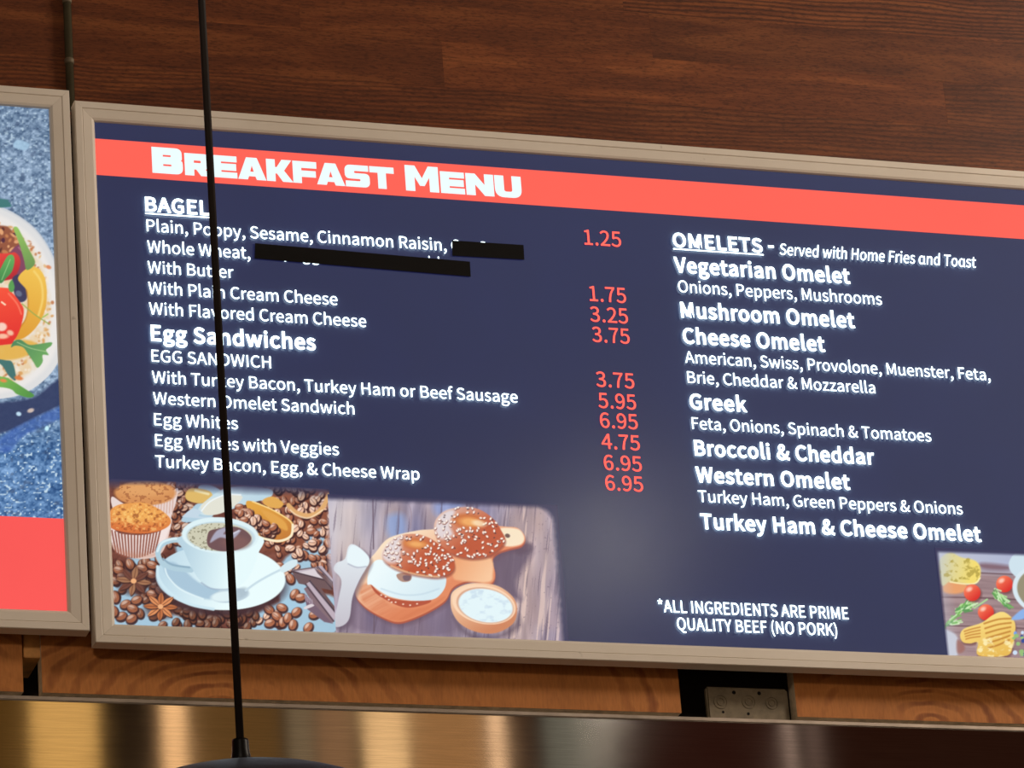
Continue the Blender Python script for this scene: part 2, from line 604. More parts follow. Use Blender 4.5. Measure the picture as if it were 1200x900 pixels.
obj('ceiling_canopy', bm, M_BLACK, pend, True)

# ------------------------------------------------------------------ the two backlit boards
RAIL = [(0, .016), (0, -.0056), (.0009, -.0066), (.0090, -.0066), (.0098, -.0062), (.0100, -.0052), (.0104, -.0052), (.0107, -.0060),
        (.0225, -.0046), (.0255, -.0030), (.0270, -.0004), (.0270, .0040), (.0240, .0040), (.0240, .016)]


def frame(x0, x1, z0, z1, parent):
    cor = lambda d: [(x0 + d, z0 + d), (x1 - d, z0 + d), (x1 - d, z1 - d), (x0 + d, z1 - d)]
    for s in range(4):
        bm = bmesh.new()
        ends = []
        for e in (s, (s + 1) % 4):
            ends.append([bm.verts.new((cor(d)[e][0], y, cor(d)[e][1])) for d, y in RAIL])
        o, q = ends
        dx, dz = [(1, 0), (0, 1), (-1, 0), (0, -1)][s]
        for v in o: v.co += Vector((dx, 0, dz)) * .00012
        for v in q: v.co -= Vector((dx, 0, dz)) * .00012
        n = len(RAIL)
        for j in range(n):
            bm.faces.new((o[j], q[j], q[(j + 1) % n], o[(j + 1) % n]))
        bm.faces.new(o); bm.faces.new(q)
        obj('frame_rail', bm, M_FRAME, parent)


MX0, MX1, MZ0, MZ1 = -.5785, 1.16, ZS - .3868, ZS + .3700
LX0, LX1, LZ0, LZ1 = -1.40, -.5852, ZS - .3718, ZS + .3842
main = thing('menu_board', 'backlit dark blue breakfast menu board with white lettering in a beige frame', 'menu board', (0.3, 0.015, MZ0))
left = thing('picture_board', 'backlit picture board of a topped pizza with a red footer at far left', 'picture board', (-1.3, 0.015, LZ0))
frame(MX0, MX1, MZ0, MZ1, main)
frame(LX0, LX1, LZ0, LZ1, left)
IN = .0255
for (x0, x1, z0, z1, p) in ((MX0, MX1, MZ0, MZ1, main), (LX0, LX1, LZ0, LZ1, left)):
    bm = bmesh.new(); box(bm, x0 + .03, x1 - .03, .009, .0295, z0 + .03, z1 - .03)
    obj('housing', bm, M_DARK, p)
bm = bmesh.new(); box(bm, MX0 + IN, MX1 - IN, 0.0, .0085, MZ0 + IN, MZ1 - IN)
obj('backlit_panel', bm, M_NAVY, main)['label'] = 'navy blue backlit face of the menu'

# ------------------------------------------------------------------ printed food pictures
class Print:
    """a picture print on a board: colours (0-255) kept on a fine flat grid of its own"""

    def __init__(s, x0, x1, z0, z1, step, bg, seed):
        s.nx, s.nz = int(round((x1 - x0) / step)) + 1, int(round((z1 - z0) / step)) + 1
        s.X, s.Z = np.meshgrid(np.linspace(x0, x1, s.nx), np.linspace(z0, z1, s.nz))
        d = np.stack([s.X - CAM[0], np.full_like(s.X, 0 - CAM[1]), s.Z - CAM[2]], -1)
        w_ = d @ F_
        s.px, s.py = 600 + FPX * (d @ R_) / w_, 450 - FPX * (d @ U_) / w_     # layout grid the artwork was measured in
        s.img = np.empty(s.X.shape + (3,))
        s.img[:] = bg
        s.r = np.random.default_rng(seed)

    def noise(s, sx, sy=None, oct=2, ang=0.0):
        """smooth value noise 0..1 with cells of sx by sy layout units"""
        sy = sy or sx
        c, q = math.cos(ang), math.sin(ang)
        u, v = s.px * c + s.py * q, -s.px * q + s.py * c
        tot, amp, nrm = 0, 1.0, 0
        for o in range(oct):
            a, b = (u - u.min()) / sx * 2 ** o, (v - v.min()) / sy * 2 ** o
            L = s.r.random((int(b.max()) + 3, int(a.max()) + 3))
            i, j = a.astype(int), b.astype(int)
            fa, fb = a - i, b - j
            fa, fb = fa * fa * (3 - 2 * fa), fb * fb * (3 - 2 * fb)
            n = (L[j, i] * (1 - fa) + L[j, i + 1] * fa) * (1 - fb) + (L[j + 1, i] * (1 - fa) + L[j + 1, i + 1] * fa) * fb
            tot, nrm, amp = tot + n * amp, nrm + amp, amp * .5
        return tot / nrm

    def win(s, x0, x1, y0, y1):
        m = (s.px >= x0) & (s.px <= x1) & (s.py >= y0) & (s.py <= y1)
        if not m.any():
            return None
        r, c = np.where(m.any(1))[0], np.where(m.any(0))[0]
        return slice(r[0], r[-1] + 1), slice(c[0], c[-1] + 1)

    def put(s, w, cov, col):
        if callable(col):
            col = col(s.px[w], s.py[w])
        col = np.asarray(col, float)
        s.img[w] = s.img[w] * (1 - cov[..., None]) + col * cov[..., None]

    def poly(s, pts, col, soft=.8, a=1.0, smooth=True, mod=None):
        if smooth:
            pts = curve(pts, True)
        P = np.array(pts, float)
        w = s.win(P[:, 0].min() - soft * 2, P[:, 0].max() + soft * 2, P[:, 1].min() - soft * 2, P[:, 1].max() + soft * 2)
        if w is None:
            return
        x, y = s.px[w], s.py[w]
        dmin = np.full(x.shape, 1e9)
        ins = np.zeros(x.shape, bool)
        for (ax, ay), (bx, by) in zip(P, np.roll(P, -1, 0)):
            ex, ey = bx - ax, by - ay
            L = ex * ex + ey * ey + 1e-12
            t = np.clip(((x - ax) * ex + (y - ay) * ey) / L, 0, 1)
            dmin = np.minimum(dmin, (x - ax - t * ex) ** 2 + (y - ay - t * ey) ** 2)
            if ay != by:
                c = ((ay > y) != (by > y)) & (x < (bx - ax) * (y - ay) / (by - ay) + ax)
                ins ^= c
        d = np.sqrt(dmin) * np.where(ins, 1, -1)
        cov = np.clip(.5 + d / soft, 0, 1) * a
        if mod is not None:
            cov = cov * mod[w]
        s.put(w, cov, col)

    def ell(s, cx, cy, rx, ry, col, ang=0.0, soft=.8, a=1.0, mod=None):
        R = max(rx, ry) + soft * 2
        w = s.win(cx - R, cx + R, cy - R, cy + R)
        if w is None:
            return
        c, q = math.cos(ang), math.sin(ang)
        x, y = s.px[w] - cx, s.py[w] - cy
        u, v = (x * c + y * q) / rx, (-x * q + y * c) / ry
        k = np.sqrt(u * u + v * v)
        cov = np.clip(.5 + (1 - k) * min(rx, ry) / soft, 0, 1) * a
        if mod is not None:
            cov = cov * mod[w]
        s.put(w, cov, col)

    def line(s, pts, wd, col, soft=.8, a=1.0, smooth=True):
        if smooth and len(pts) > 2:
            pts = curve(pts, False)
        P = np.array(pts, float)
        w = s.win(P[:, 0].min() - wd - 2, P[:, 0].max() + wd + 2, P[:, 1].min() - wd - 2, P[:, 1].max() + wd + 2)
        if w is None:
            return
        x, y = s.px[w], s.py[w]
        dmin = np.full(x.shape, 1e9)
        for (ax, ay), (bx, by) in zip(P[:-1], P[1:]):
            ex, ey = bx - ax, by - ay
            t = np.clip(((x - ax) * ex + (y - ay) * ey) / (ex * ex + ey * ey + 1e-12), 0, 1)
            dmin = np.minimum(dmin, (x - ax - t * ex) ** 2 + (y - ay - t * ey) ** 2)
        s.put(w, np.clip(.5 + (wd / 2 - np.sqrt(dmin)) / soft, 0, 1) * a, col)

    def all(s, cov, col):
        s.put((slice(None), slice(None)), cov, col)

    def build(s, name, Y, parent, label):
        lin = np.clip(s.img, 0, 255) / 255.0
        lin = np.where(lin <= .04045, lin / 12.92, ((lin + .055) / 1.055) ** 2.4)
        n = s.nx * s.nz
        co = np.stack([s.X, np.full_like(s.X, Y), s.Z], -1).astype(np.float32)
        i = np.arange(n).reshape(s.nz, s.nx)
        q = np.stack([i[:-1, :-1], i[:-1, 1:], i[1:, 1:], i[1:, :-1]], -1).reshape(-1, 4).astype(np.int32)
        me = bpy.data.meshes.new(name)
        me.vertices.add(n)
        me.vertices.foreach_set('co', co.ravel())
        me.loops.add(q.size)
        me.loops.foreach_set('vertex_index', q.ravel())
        me.polygons.add(len(q))
        me.polygons.foreach_set('loop_start', np.arange(0, q.size, 4, dtype=np.int32))
        me.update(calc_edges=True)
        a = me.attributes.new('print', 'FLOAT_COLOR', 'POINT')
        a.data.foreach_set('color', np.concatenate([lin.reshape(-1, 3), np.ones((n, 1))], 1).astype(np.float32).ravel())
        o = link_mesh(name, me, M_PRINT, parent)
        o['label'] = label
        return o


def curve(pts, closed, k=5):
    n = len(pts)
    out = []
    for i in range(n if closed else n - 1):
        p0, p1 = pts[(i - 1) % n if closed else max(i - 1, 0)], pts[i]
        p2, p3 = pts[(i + 1) % n], pts[(i + 2) % n if closed else min(i + 2, n - 1)]
        for j in range(k):
            t = j / k
            out.append(tuple(.5 * (2 * p1[m] + (p2[m] - p0[m]) * t + (2 * p0[m] - 5 * p1[m] + 4 * p2[m] - p3[m]) * t * t
                                   + (3 * p1[m] - p0[m] - 3 * p2[m] + p3[m]) * t ** 3) for m in (0, 1)))
    if not closed:
        out.append(tuple(pts[-1]))
    return out


def grad(c0, c1, p0, p1):
    c0, c1 = np.array(c0, float), np.array(c1, float)
    dx, dy = p1[0] - p0[0], p1[1] - p0[1]
    L = dx * dx + dy * dy

    def f(x, y):
        t = np.clip(((x - p0[0]) * dx + (y - p0[1]) * dy) / L, 0, 1)[..., None]
        return c0 * (1 - t) + c1 * t
    return f


def Zs(o, ox, oy, pts):
    """points read off an enlarged crop: o = enlargement, ox, oy = its corner"""
    return [(ox + x / o, oy + y / o) for x, y in pts]


NAVY = (56, 56, 86)
ST = .0008


def bean(p, x, y, r, a, dark=.0, lite=False):
    k = 1 - dark
    base = np.array((236, 190, 160) if lite else (172, 104, 72), float) * k
    p.ell(x + .6, y + 1.3, r * 1.22, r * .98, np.array((58, 28, 28)) * k, a, 1.4, .9)
    p.ell(x, y, r, r * .72, base, a, 1.0)
    p.ell(x - r * .2, y - r * .25, r * .6, r * .36, np.array((250, 224, 208)) * k, a, 1.8, .85 if lite else .65)
    p.line([(x - r * .7 * math.cos(a), y - r * .7 * math.sin(a)), (x + r * .7 * math.cos(a), y + r * .7 * math.sin(a))], .8, np.array((110, 58, 42)) * k, 1.0, .65, False)


# --- coffee, muffins and beans
zA, zB = at(310, 735.9)[2] - .001, at(150, 562)[2]
p = Print(MX0 + IN + .0005, at(390, 650)[0], MZ0 + IN + .0005, zB, ST, NAVY, 3)
n1 = p.noise(9, 7, 3)
base = np.array((110, 62, 50)) + (n1[..., None] - .5) * np.array((90, 70, 60))
p.img[:] = base
p.poly([(280, 570), (390, 570), (392, 640), (300, 640)], (150, 88, 62), 6, .8)
# pale blue cloth showing between the beans along the bottom
for q in ([(130, 680), (150, 690), (185, 712), (230, 735), (131, 740)], [(150, 655), (186, 655), (190, 690), (160, 690)], [(300, 720), (345, 700), (392, 700), (392, 742), (300, 742)],
          [(330, 660), (365, 640), (370, 670), (350, 720), (330, 715)], [(358, 628), (392, 618), (392, 650), (370, 652)], [(205, 632), (222, 600), (214, 660)]):
    p.poly(q, (166, 204, 226), 4, .95)
rr = random.Random(11)
for i in range(230):     # loose beans over the right side
    x, y = rr.uniform(282, 388), rr.uniform(566, 672)
    if y > 640 and x < 325: continue
    bean(p, x, y, rr.uniform(3.4, 5.6), rr.uniform(0, 3.1), max(0, .55 - abs(y - 560) / 60) * (1 if x < 386 else .8), rr.random() < .55)
for i in range(90):     # beans at the left between muffin and cup
    bean(p, rr.uniform(196, 226), rr.uniform(566, 640), rr.uniform(3, 5), rr.uniform(0, 3.1), .12, rr.random() < .2)
for i in range(70):
    x, y = rr.uniform(132, 192), rr.uniform(652, 734)
    if rr.random() < .35 + .3 * (y > 700): continue
    bean(p, x, y, rr.uniform(4, 6.4), rr.uniform(0, 3.1), .12 + .1 * rr.random())
for x, y, a in ((139, 668, .2), (143, 676, .1), (152, 661, 1.2), (166, 666, .2), (178, 662, .3), (177, 673, .3), (160, 672, .1), (147, 708, -.5), (160, 703, -.4), (178, 696, .2),
                (155, 713, .3), (142, 722, -.4), (154, 725, -.5), (188, 692, .5), (199, 701, .4), (135, 700, 1.4), (133, 716, 1.2)):
    bean(p, x, y, 6.3, a, .08)
for i in range(46):     # dark row under the saucer
    x = rr.uniform(205, 330)
    bean(p, x, rr.uniform(714, 737) - abs(x - 262) * .04, rr.uniform(4.2, 6.2), rr.uniform(0, 3.1), .30 * (x < 300), x > 300 and rr.random() < .4)
for x, y in ((315, 714), (324, 722), (331, 729), (337, 724), (330, 712), (347, 717), (343, 732), (368, 720), (316, 730), (345, 696), (340, 678), (352, 700), (361, 735)):
    bean(p, x, y, 6, rr.uniform(0, 3.1), 0, False)
# pale crockery, bottle and spice pot at the top
p.poly([(232, 573), (244, 568), (262, 578), (255, 590), (232, 590), (222, 600), (214, 606), (215, 612), (240, 610), (250, 600)], (176, 206, 222), 1.5)
p.poly([(218, 577), (226, 572), (246, 576), (248, 586), (234, 590), (219, 586)], (222, 184, 104), 1.5)
p.line([(229, 575), (244, 579)], 3, (238, 222, 170), 1.5)
p.poly([(262, 573), (290, 570), (318, 574), (316, 584), (300, 588), (280, 594), (262, 600), (240, 604), (232, 598), (240, 588)], grad((206, 226, 232), (186, 214, 228), (235, 600), (315, 575)), 1.5)
p.poly([(236, 592), (250, 584), (268, 580), (284, 582), (276, 592), (258, 602), (240, 603)], (226, 226, 212), 1.2)
p.line([(236, 599), (246, 588), (264, 580), (282, 580)], 1.6, (238, 246, 248))
p.poly([(215, 604), (226, 596), (236, 600), (233, 605), (250, 606), (243, 608), (216, 606)], (196, 216, 230), 1.2)
# wooden bowl and scoop full of beans
p.line([(338, 592), (346, 600), (358, 604), (370, 602), (380, 592), (385, 580)], 5.2, (224, 172, 112), 1.5)
p.line([(340, 598), (348, 604), (362, 607), (378, 598)], 1.6, (250, 220, 180), 1.5)
p.poly([(308, 586), (320, 582), (332, 590), (326, 596), (312, 593)], (226, 170, 84), 1.5)
p.poly([(288, 590), (300, 589), (318, 597), (338, 608), (344, 616), (340, 630), (328, 636), (310, 632), (300, 624)], grad((226, 164, 66), (196, 122, 52), (310, 590), (330, 634)), 1.2)
p.poly([(306, 598), (320, 602), (334, 612), (336, 622), (318, 612)], (226, 164, 76), 2)
for i in range(64):
    t = rr.random(); u = rr.random()
    x, y = 278 + 44 * t - 5 * (u - .5), 597 + 24 * t + 13 * (u - .3)
    bean(p, x, y, rr.uniform(3.4, 5.2), rr.uniform(0, 3.1), 0, rr.random() < .5)
p.line([(296, 588), (318, 597), (338, 609), (343, 616)], 1.6, (252, 216, 140))
p.line([(343, 615), (341, 628), (328, 634), (312, 632), (300, 628)], 2.8, (250, 236, 200))
# back muffin
p.poly([(131, 582), (150, 592), (185, 590), (207, 572), (207, 585), (201, 604), (196, 614), (150, 610), (134, 600)], (232, 214, 210), 1.0)
for k in range(9):
    x = 176 + k * 3.4
    p.line([(x, 590 - k * 1.7), (x - 1.4, 608 - k)], 1.2, (206, 158, 138), 1.2, .8, False)
p.ell(170, 578, 36, 14.5, (214, 146, 88), 0, 2)
p.ell(168, 574, 28, 8, (232, 172, 110), 0, 6, .6)
m = p.noise(3.2, 2.6, 2)
p.ell(170, 578, 35, 13.5, (150, 84, 48), 0, 2, .55, (m > .62).astype(float))
# front muffin: paper case and crusty top
p.poly([(129, 617), (140, 625), (165, 627), (188, 622), (200.5, 608), (199, 622), (193, 642), (184, 652), (165, 655), (146, 651), (133, 643)], (242, 226, 222), 1.0)
for k in range(16):
    t = k / 15
    x = 131 + t * 57
    yt = 621 + 5 * math.sin(math.pi * min(1, t * 1.1)) - 5 * max(0, t - .7)
    xb = 136 + t * 46
    p.line([(x, yt + 1), (xb, 645 + 8.5 * math.sin(math.pi * (t * .86 + .12)))], 1.9, (140, 78, 62), 1.0, .95, False)
p.poly([(129, 636), (133, 643), (146, 651), (165, 655), (184, 652), (193, 642), (199, 622), (193, 636), (180, 647), (160, 649), (142, 644)], (190, 130, 104), 5, .45)
p.poly([(128.5, 617), (128.5, 600), (138, 592), (155, 589.5), (172, 590), (190, 599), (200, 609), (197, 617), (184, 623), (164, 625.5), (142, 623)], grad((236, 162, 82), (214, 112, 56), (165, 590), (160, 626)), 1.2)
p.ell(160, 604, 26, 9, (246, 186, 96), .05, 8, .7)
m = p.noise(3.4, 2.8, 3)
p.poly([(130, 616), (130, 601), (139, 593), (155, 591), (172, 591), (190, 600), (198, 609), (184, 621), (164, 623), (142, 621)], (140, 70, 34), 1, .6, True, np.clip((m - .58) * 9, 0, 1))
p.poly([(130, 616), (130, 601), (139, 593), (155, 591), (172, 591), (190, 600), (198, 609), (184, 621), (164, 623), (142, 621)], (255, 222, 140), 1, .5, True, np.clip((.40 - m) * 9, 0, 1))
# saucer
p.ell(257.5, 684, 78, 38.5, (58, 38, 46), .05, 6, .8)
p.ell(258.5, 677, 76, 38, grad((190, 218, 232), (234, 252, 253), (190, 670), (268, 690)), .04, 1.0)
p.poly([(192, 662), (206, 660), (232, 682), (258, 692), (262, 700), (240, 702), (212, 690), (196, 676)], (166, 196, 216), 3, .95)
p.line([(184.5, 664), (186, 678), (198, 694), (222, 708), (250, 714)], 3.4, (206, 232, 242), 1.5)
p.line([(193, 664), (197, 676), (212, 691), (238, 702)], 1.6, (228, 246, 250), 1.5)
# cup, handle, coffee
p.line([(217, 634), (203, 633), (190, 638), (185, 648), (190, 660), (204, 666), (224, 668)], 6.2, (176, 206, 220), 1.2)
p.line([(216, 632), (203, 631.5), (190, 636), (184.5, 646)], 2.6, (220, 240, 246), 1.5)
p.line([(191, 655), (202, 662), (222, 665)], 2.2, (140, 172, 192), 1.5)
p.poly([(213, 628), (216, 646), (224, 664), (234, 680), (246, 689), (262, 690.5), (280, 687), (294, 672), (302, 650), (303, 628)], grad((184, 212, 226), (230, 250, 252), (216, 650), (272, 660)), 1.0)
p.line([(236, 683), (247, 689.5), (262, 691), (276, 689)], 1.6, (156, 176, 196), 1.5, .8)
p.ell(258, 627.5, 45.3, 21.2, (222, 242, 246), .05, 1.0)
p.ell(258.5, 629, 40.5, 17.6, (196, 218, 228), .05, 1.0)
p.ell(257.5, 629.5, 38, 16.6, (206, 204, 180), .05, 1.2)
m = p.noise(2.2, 2.0, 2)
p.ell(250, 629.5, 30, 16, (120, 116, 92), .05, 1.5, .6, (m > .66).astype(float))
p.poly([(243, 628), (246, 622), (256, 619.5), (272, 617), (286, 621), (294.5, 630), (290, 638), (276, 645), (258, 646), (246, 642), (242.5, 636)], (112, 82, 84), 1.0)
p.ell(276, 636, 16, 8, (130, 92, 88), 0, 5, .8)
p.poly([(246, 636), (254, 622), (268, 618), (262, 626), (276, 624), (282, 622), (272, 632), (258, 630)], (176, 176, 198), 2, .9)
p.line([(268, 628), (280, 622)], 2, (206, 206, 222), 1.5)
# spoon
p.ell(270, 698, 22, 8.2, (188, 208, 220), -.12, 1.2)
p.ell(264, 699, 17, 6, (224, 242, 246), -.1, 2)
p.ell(282, 695, 9, 5.5, (170, 190, 202), -.5, 3, .8)
p.line([(288, 692), (302, 682), (322, 671), (342, 662)], 2.6, (200, 222, 232), 1.2)
p.poly([(328, 666), (338, 658), (348, 656), (346, 664), (332, 671)], (214, 234, 240), 1.2)
# chocolate sticks
def stick(pts, top, side):
    p.poly(side, (110, 86, 88), 1.0, 1, False)
    p.poly(pts, top, 1.0, 1, False)
stick([(341, 668), (370, 665), (381, 679), (346, 670)], (196, 184, 194), [(341, 669), (346, 668), (389, 680), (389, 692), (350, 684)])
p.line([(342, 669.5), (381, 680), (389, 690)], 1.6, (66, 50, 58), 1.2, .9, False)
p.line([(342, 669), (369, 665)], 1.4, (96, 74, 78), 1.2, .9, False)
p.poly([(350, 671), (368, 667), (378, 678)], (222, 212, 216), 1, .9, False)
stick([(370, 664), (377, 663), (391, 680), (389, 683)], (186, 172, 184), [(368, 665), (391, 684), (389, 688), (372, 672)])
p.poly([(356, 690), (362, 686), (394, 722), (390, 730), (376, 724)], (132, 108, 116), 1, 1, False)
stick([(359, 684), (364, 681), (395, 721), (391, 728)], (190, 174, 186), [(366, 682), (372, 684), (396, 716), (395, 721)])
p.poly([(356, 695), (372, 712), (390, 731), (380, 729), (360, 714)], (118, 96, 112), 1.2, 1, False)
p.line([(363, 681), (395, 720)], 1.8, (58, 46, 56), 1.2, .9, False)
p.line([(358, 685), (391, 728)], 1.6, (72, 56, 66), 1.2, .9, False)
p.line([(372, 664), (390, 683)], 1.5, (70, 54, 62), 1.2, .9, False)
for k in range(5):
    p.line([(357.5 + k * 2, 697 + k * 1.5), (358.5 + k * 2, 704 + k * 1.5)], .8, (206, 190, 204), 1, .8, False)
p.poly([(356, 712), (364, 708), (368, 710), (358, 714)], (222, 212, 216), 1)
# star anise
def anise(cx, cy, R, c0, c1, tilt):
    for k in range(8):
        t = k * math.pi / 4 + tilt
        x1, y1 = cx + R * math.cos(t), cy + R * .82 * math.sin(t)
        mx, my = cx + R * .55 * math.cos(t), cy + R * .45 * math.sin(t)
        nx, ny = -math.sin(t) * R * .17, math.cos(t) * R * .15
        q = [(cx, cy), (mx + nx, my + ny), (x1, y1), (mx - nx, my - ny)]
        p.poly([(a + .6, b + 1.4) for a, b in q], (60, 34, 30), 1.5, .8)
        p.poly(q, c0 if k % 2 else c1, 1.0)
        p.line([(cx, cy), (x1, y1)], .8, (90, 46, 30), 1, .7, False)
    p.ell(cx, cy, R * .16, R * .14, (240, 176, 124), 0, 1)
p.ell(156.5, 682, 20, 16, (60, 36, 36), 0, 6, .6)
anise(156.5, 681, 21, (112, 68, 56), (164, 116, 84), .15)
p.ell(188, 712, 19, 14, (70, 42, 40), 0, 6, .6)
anise(188, 711, 20, (222, 144, 92), (190, 112, 66), .05)
# soft fade into the navy at the top and right
p.all(np.clip((p.px - 382) / 7, 0, 1) * np.clip((690 - p.py) / 30, 0, 1) * np.clip((p.py - 588) / 14, 0, 1), (196, 190, 204))
f = np.clip((568 + (p.px - 128) * .040 - p.py + 2 * (p.noise(14) - .5)) / 12 + .5, 0, 1) * (1 - .0)
f = np.where((p.px > 140) & (p.px < 206), np.clip((566 - p.py) / 7 + .5, 0, 1), f)
p.all(f, NAVY)
pr1 = p
p.build('food_picture', -.00035, main, 'printed picture of a cup of coffee, muffins and coffee beans')

# --- bagels on a wooden board
Q = lambda pts: Zs(4.2857, 400, 550, pts)
p = Print(at(388, 650)[0], at(658, 650)[0], MZ0 + IN + .0005, at(400, 580)[2], ST, NAVY, 8)
g1 = p.noise(7, 60, 3, .04)
g2 = p.noise(26, 70, 2)
p.img[:] = np.array((164, 150, 164)) + (g1[..., None] - .5) * np.array((104, 98, 92)) + (g2[..., None] - .5) * np.array((60, 30, -20))
p.all(np.clip((470 - p.px) / 80, 0, 1) * np.clip((690 - p.py) / 60, 0, 1) * .75, (222, 214, 214))
p.poly(Q([(230, 240), (310, 230), (320, 330), (240, 340)]), (136, 166, 222), 9, .7)
p.poly(Q([(470, 165), (600, 165), (590, 200), (480, 230)]), (134, 158, 216), 9, .7)
p.poly(Q([(860, 180), (1040, 220), (1070, 500), (1090, 800), (880, 700), (880, 500)]), (176, 150, 150), 12, .45)
p.all(np.clip((p.px - 600) / 60, 0, 1) * np.clip((p.py - 640) / 90, 0, 1) * .35, (206, 168, 164))
st = p.noise(3, 60, 2, .10)
p.all(np.clip((st - .60) * 8, 0, 1) * np.clip((p.px - 585) / 20, 0, 1) * .6, (236, 208, 194))
sd = p.noise(2.4, 46, 2, .10)
p.all(np.clip((sd - .66) * 9, 0, 1) * .55, (96, 80, 98))
sd = p.noise(2.0, 3.2, 1)
p.all(np.clip((sd - .86) * 12, 0, 1) * np.clip((p.px - 580) / 30, 0, 1) * .5, (110, 92, 106))
p.poly(Q([(60, 620), (560, 640), (560, 840), (60, 820)]), (104, 86, 108), 14, .62)
p.poly(Q([(760, 420), (960, 400), (880, 560), (900, 660), (760, 590)]), (96, 80, 102), 9, .85)
p.poly(Q([(860, 380), (950, 370), (955, 410), (890, 430)]), (92, 74, 92), 5, .8)
for a, b in (((158, 150), (161, 400)), ((165, 700), (163, 815)), ((628, 160), (630, 190))):
    p.line(Q([a, b]), 1.4, (104, 86, 100), 1.0, .9, False)
p.line(Q([(340, 180), (352, 230), (345, 300)]), .9, (150, 130, 140), 1.2, .7)
# wooden board
bd = Q([(70, 612), (88, 570), (140, 460), (170, 420), (240, 345), (380, 308), (470, 300), (620, 270), (820, 288), (885, 296), (922, 340), (905, 382), (840, 400), (785, 420), (758, 455), (772, 520), (765, 560), (735, 578),
        (660, 560), (600, 572), (555, 600), (520, 660), (440, 712), (350, 752), (280, 768), (210, 745), (130, 700), (80, 650)])
p.poly([(x + 2, y + 5) for x, y in bd], (96, 70, 86), 7, .6)
p.poly([(x + .3, y + 2.2) for x, y in bd], (176, 88, 66), 1.4)
p.poly(bd, grad((250, 226, 196), (226, 138, 96), (450, 640), (490, 705)), 1.2)
p.poly(Q([(790, 300), (885, 300), (918, 342), (900, 378), (830, 388), (790, 360)]), (246, 226, 196), 2)
p.poly(Q([(560, 450), (740, 440), (760, 530), (735, 568), (600, 560), (560, 540)]), grad((236, 164, 116), (246, 198, 156), (535, 655), (570, 680)), 3)
p.ell(*Q([(834, 334)])[0], 3.0, 2.4, (112, 84, 76), .3, 1)
gb = p.noise(40, 3, 2, -.5)
p.poly(Q([(90, 600), (150, 580), (260, 690), (420, 690), (520, 640), (430, 712), (280, 762), (130, 695)]), (206, 112, 72), 4, .7, True, gb)
# cut bagel: spread half below
p.poly(Q([(145, 572), (180, 610), (240, 645), (340, 662), (440, 655), (440, 672), (360, 694), (300, 690), (230, 660), (170, 620)]), (182, 84, 58), 1.2)
for x, y in ((200, 632), (238, 655), (272, 668), (310, 678), (345, 683), (380, 676), (222, 640), (252, 668)):
    p.ell(*Q([(x, y)])[0], 1.1, .8, (250, 226, 206), 0, 1)
p.poly(Q([(130, 575), (140, 500), (180, 455), (240, 470), (300, 508), (420, 535), (515, 536), (524, 580), (500, 625), (455, 655), (350, 660), (250, 642), (190, 610), (150, 580)]), grad((236, 250, 252), (214, 234, 242), (450, 660), (500, 700)), 1.2)
p.poly(Q([(278, 528), (320, 520), (352, 534), (345, 560), (310, 566), (285, 552)]), (176, 138, 122), 1.2)
p.poly(Q([(310, 535), (348, 536), (340, 558), (315, 558)]), (120, 96, 104), 1.2)
p.line(Q([(200, 600), (300, 630), (400, 628), (490, 600)]), 1.4, (190, 212, 226), 2, .8)
# seeded top half and whole bagel behind
def bagel(out, hole, seeds, box_, sheen):
    p.poly([(x + 1, y + 3) for x, y in out], (140, 62, 48), 3, .7)
    xs, ys = [q[0] for q in out], [q[1] for q in out]
    p.poly(out, grad((236, 196, 170), (190, 88, 54), (min(xs), min(ys)), (min(xs) + (max(xs) - min(xs)) * .45, min(ys) + (max(ys) - min(ys)) * .75)), 1.2)
    p.poly(sheen, (228, 224, 230), 5, .85)
    hx, hy, ha, hb = hole
    p.ell(hx, hy, ha, hb, (204, 112, 58), .1, 4, .9)
    p.ell(hx + 1, hy + .6, ha * .6, hb * .55, (242, 176, 104), .1, 4, .9)
    P = np.array(curve(out, True))
    for i in range(seeds):
        for _ in range(30):
            x, y = rr.uniform(min(xs), max(xs)), rr.uniform(min(ys), max(ys))
            ins = False
            for (ax, ay), (bx, by) in zip(P, np.roll(P, -1, 0)):
                if (ay > y) != (by > y) and x < (bx - ax) * (y - ay) / (by - ay) + ax:
                    ins = not ins
            if ins and ((x - hx) / ha) ** 2 + ((y - hy) / hb) ** 2 > .7:
                break
        a = rr.uniform(0, 3.1)
        if rr.random() < .2:
            p.ell(x, y, 1.0, .7, (72, 52, 56), a, .9)
        else:
            p.ell(x + .3, y + .7, 2.0, 1.4, (116, 52, 40), a, 1, .75)
            p.ell(x, y, 1.7, 1.1, (254, 242, 232), a, .9)
bagel(Q([(466, 300), (480, 245), (530, 205), (620, 190), (700, 205), (768, 255), (800, 305), (822, 350), (805, 385), (745, 432), (650, 446), (560, 425), (500, 380)]),
      (*Q([(640, 262)])[0], 19, 9), 120, None, Q([(470, 300), (490, 240), (540, 205), (570, 215), (545, 280), (560, 330), (500, 350)]))
p.ell(*Q([(690, 272)])[0], 8, 3.6, (250, 226, 190), .2, 3, .8)
bagel(Q([(205, 440), (225, 385), (290, 335), (370, 325), (440, 345), (500, 385), (552, 430), (568, 490), (540, 525), (480, 540), (400, 532), (310, 512), (240, 480)]),
      (*Q([(372, 374)])[0], 17, 6.5), 120, None, Q([(205, 440), (225, 385), (280, 340), (320, 345), (300, 400), (290, 460), (240, 470)]))
p.line(Q([(250, 486), (320, 514), (410, 534), (490, 540)]), 2.2, (240, 196, 150), 1.5, .7)
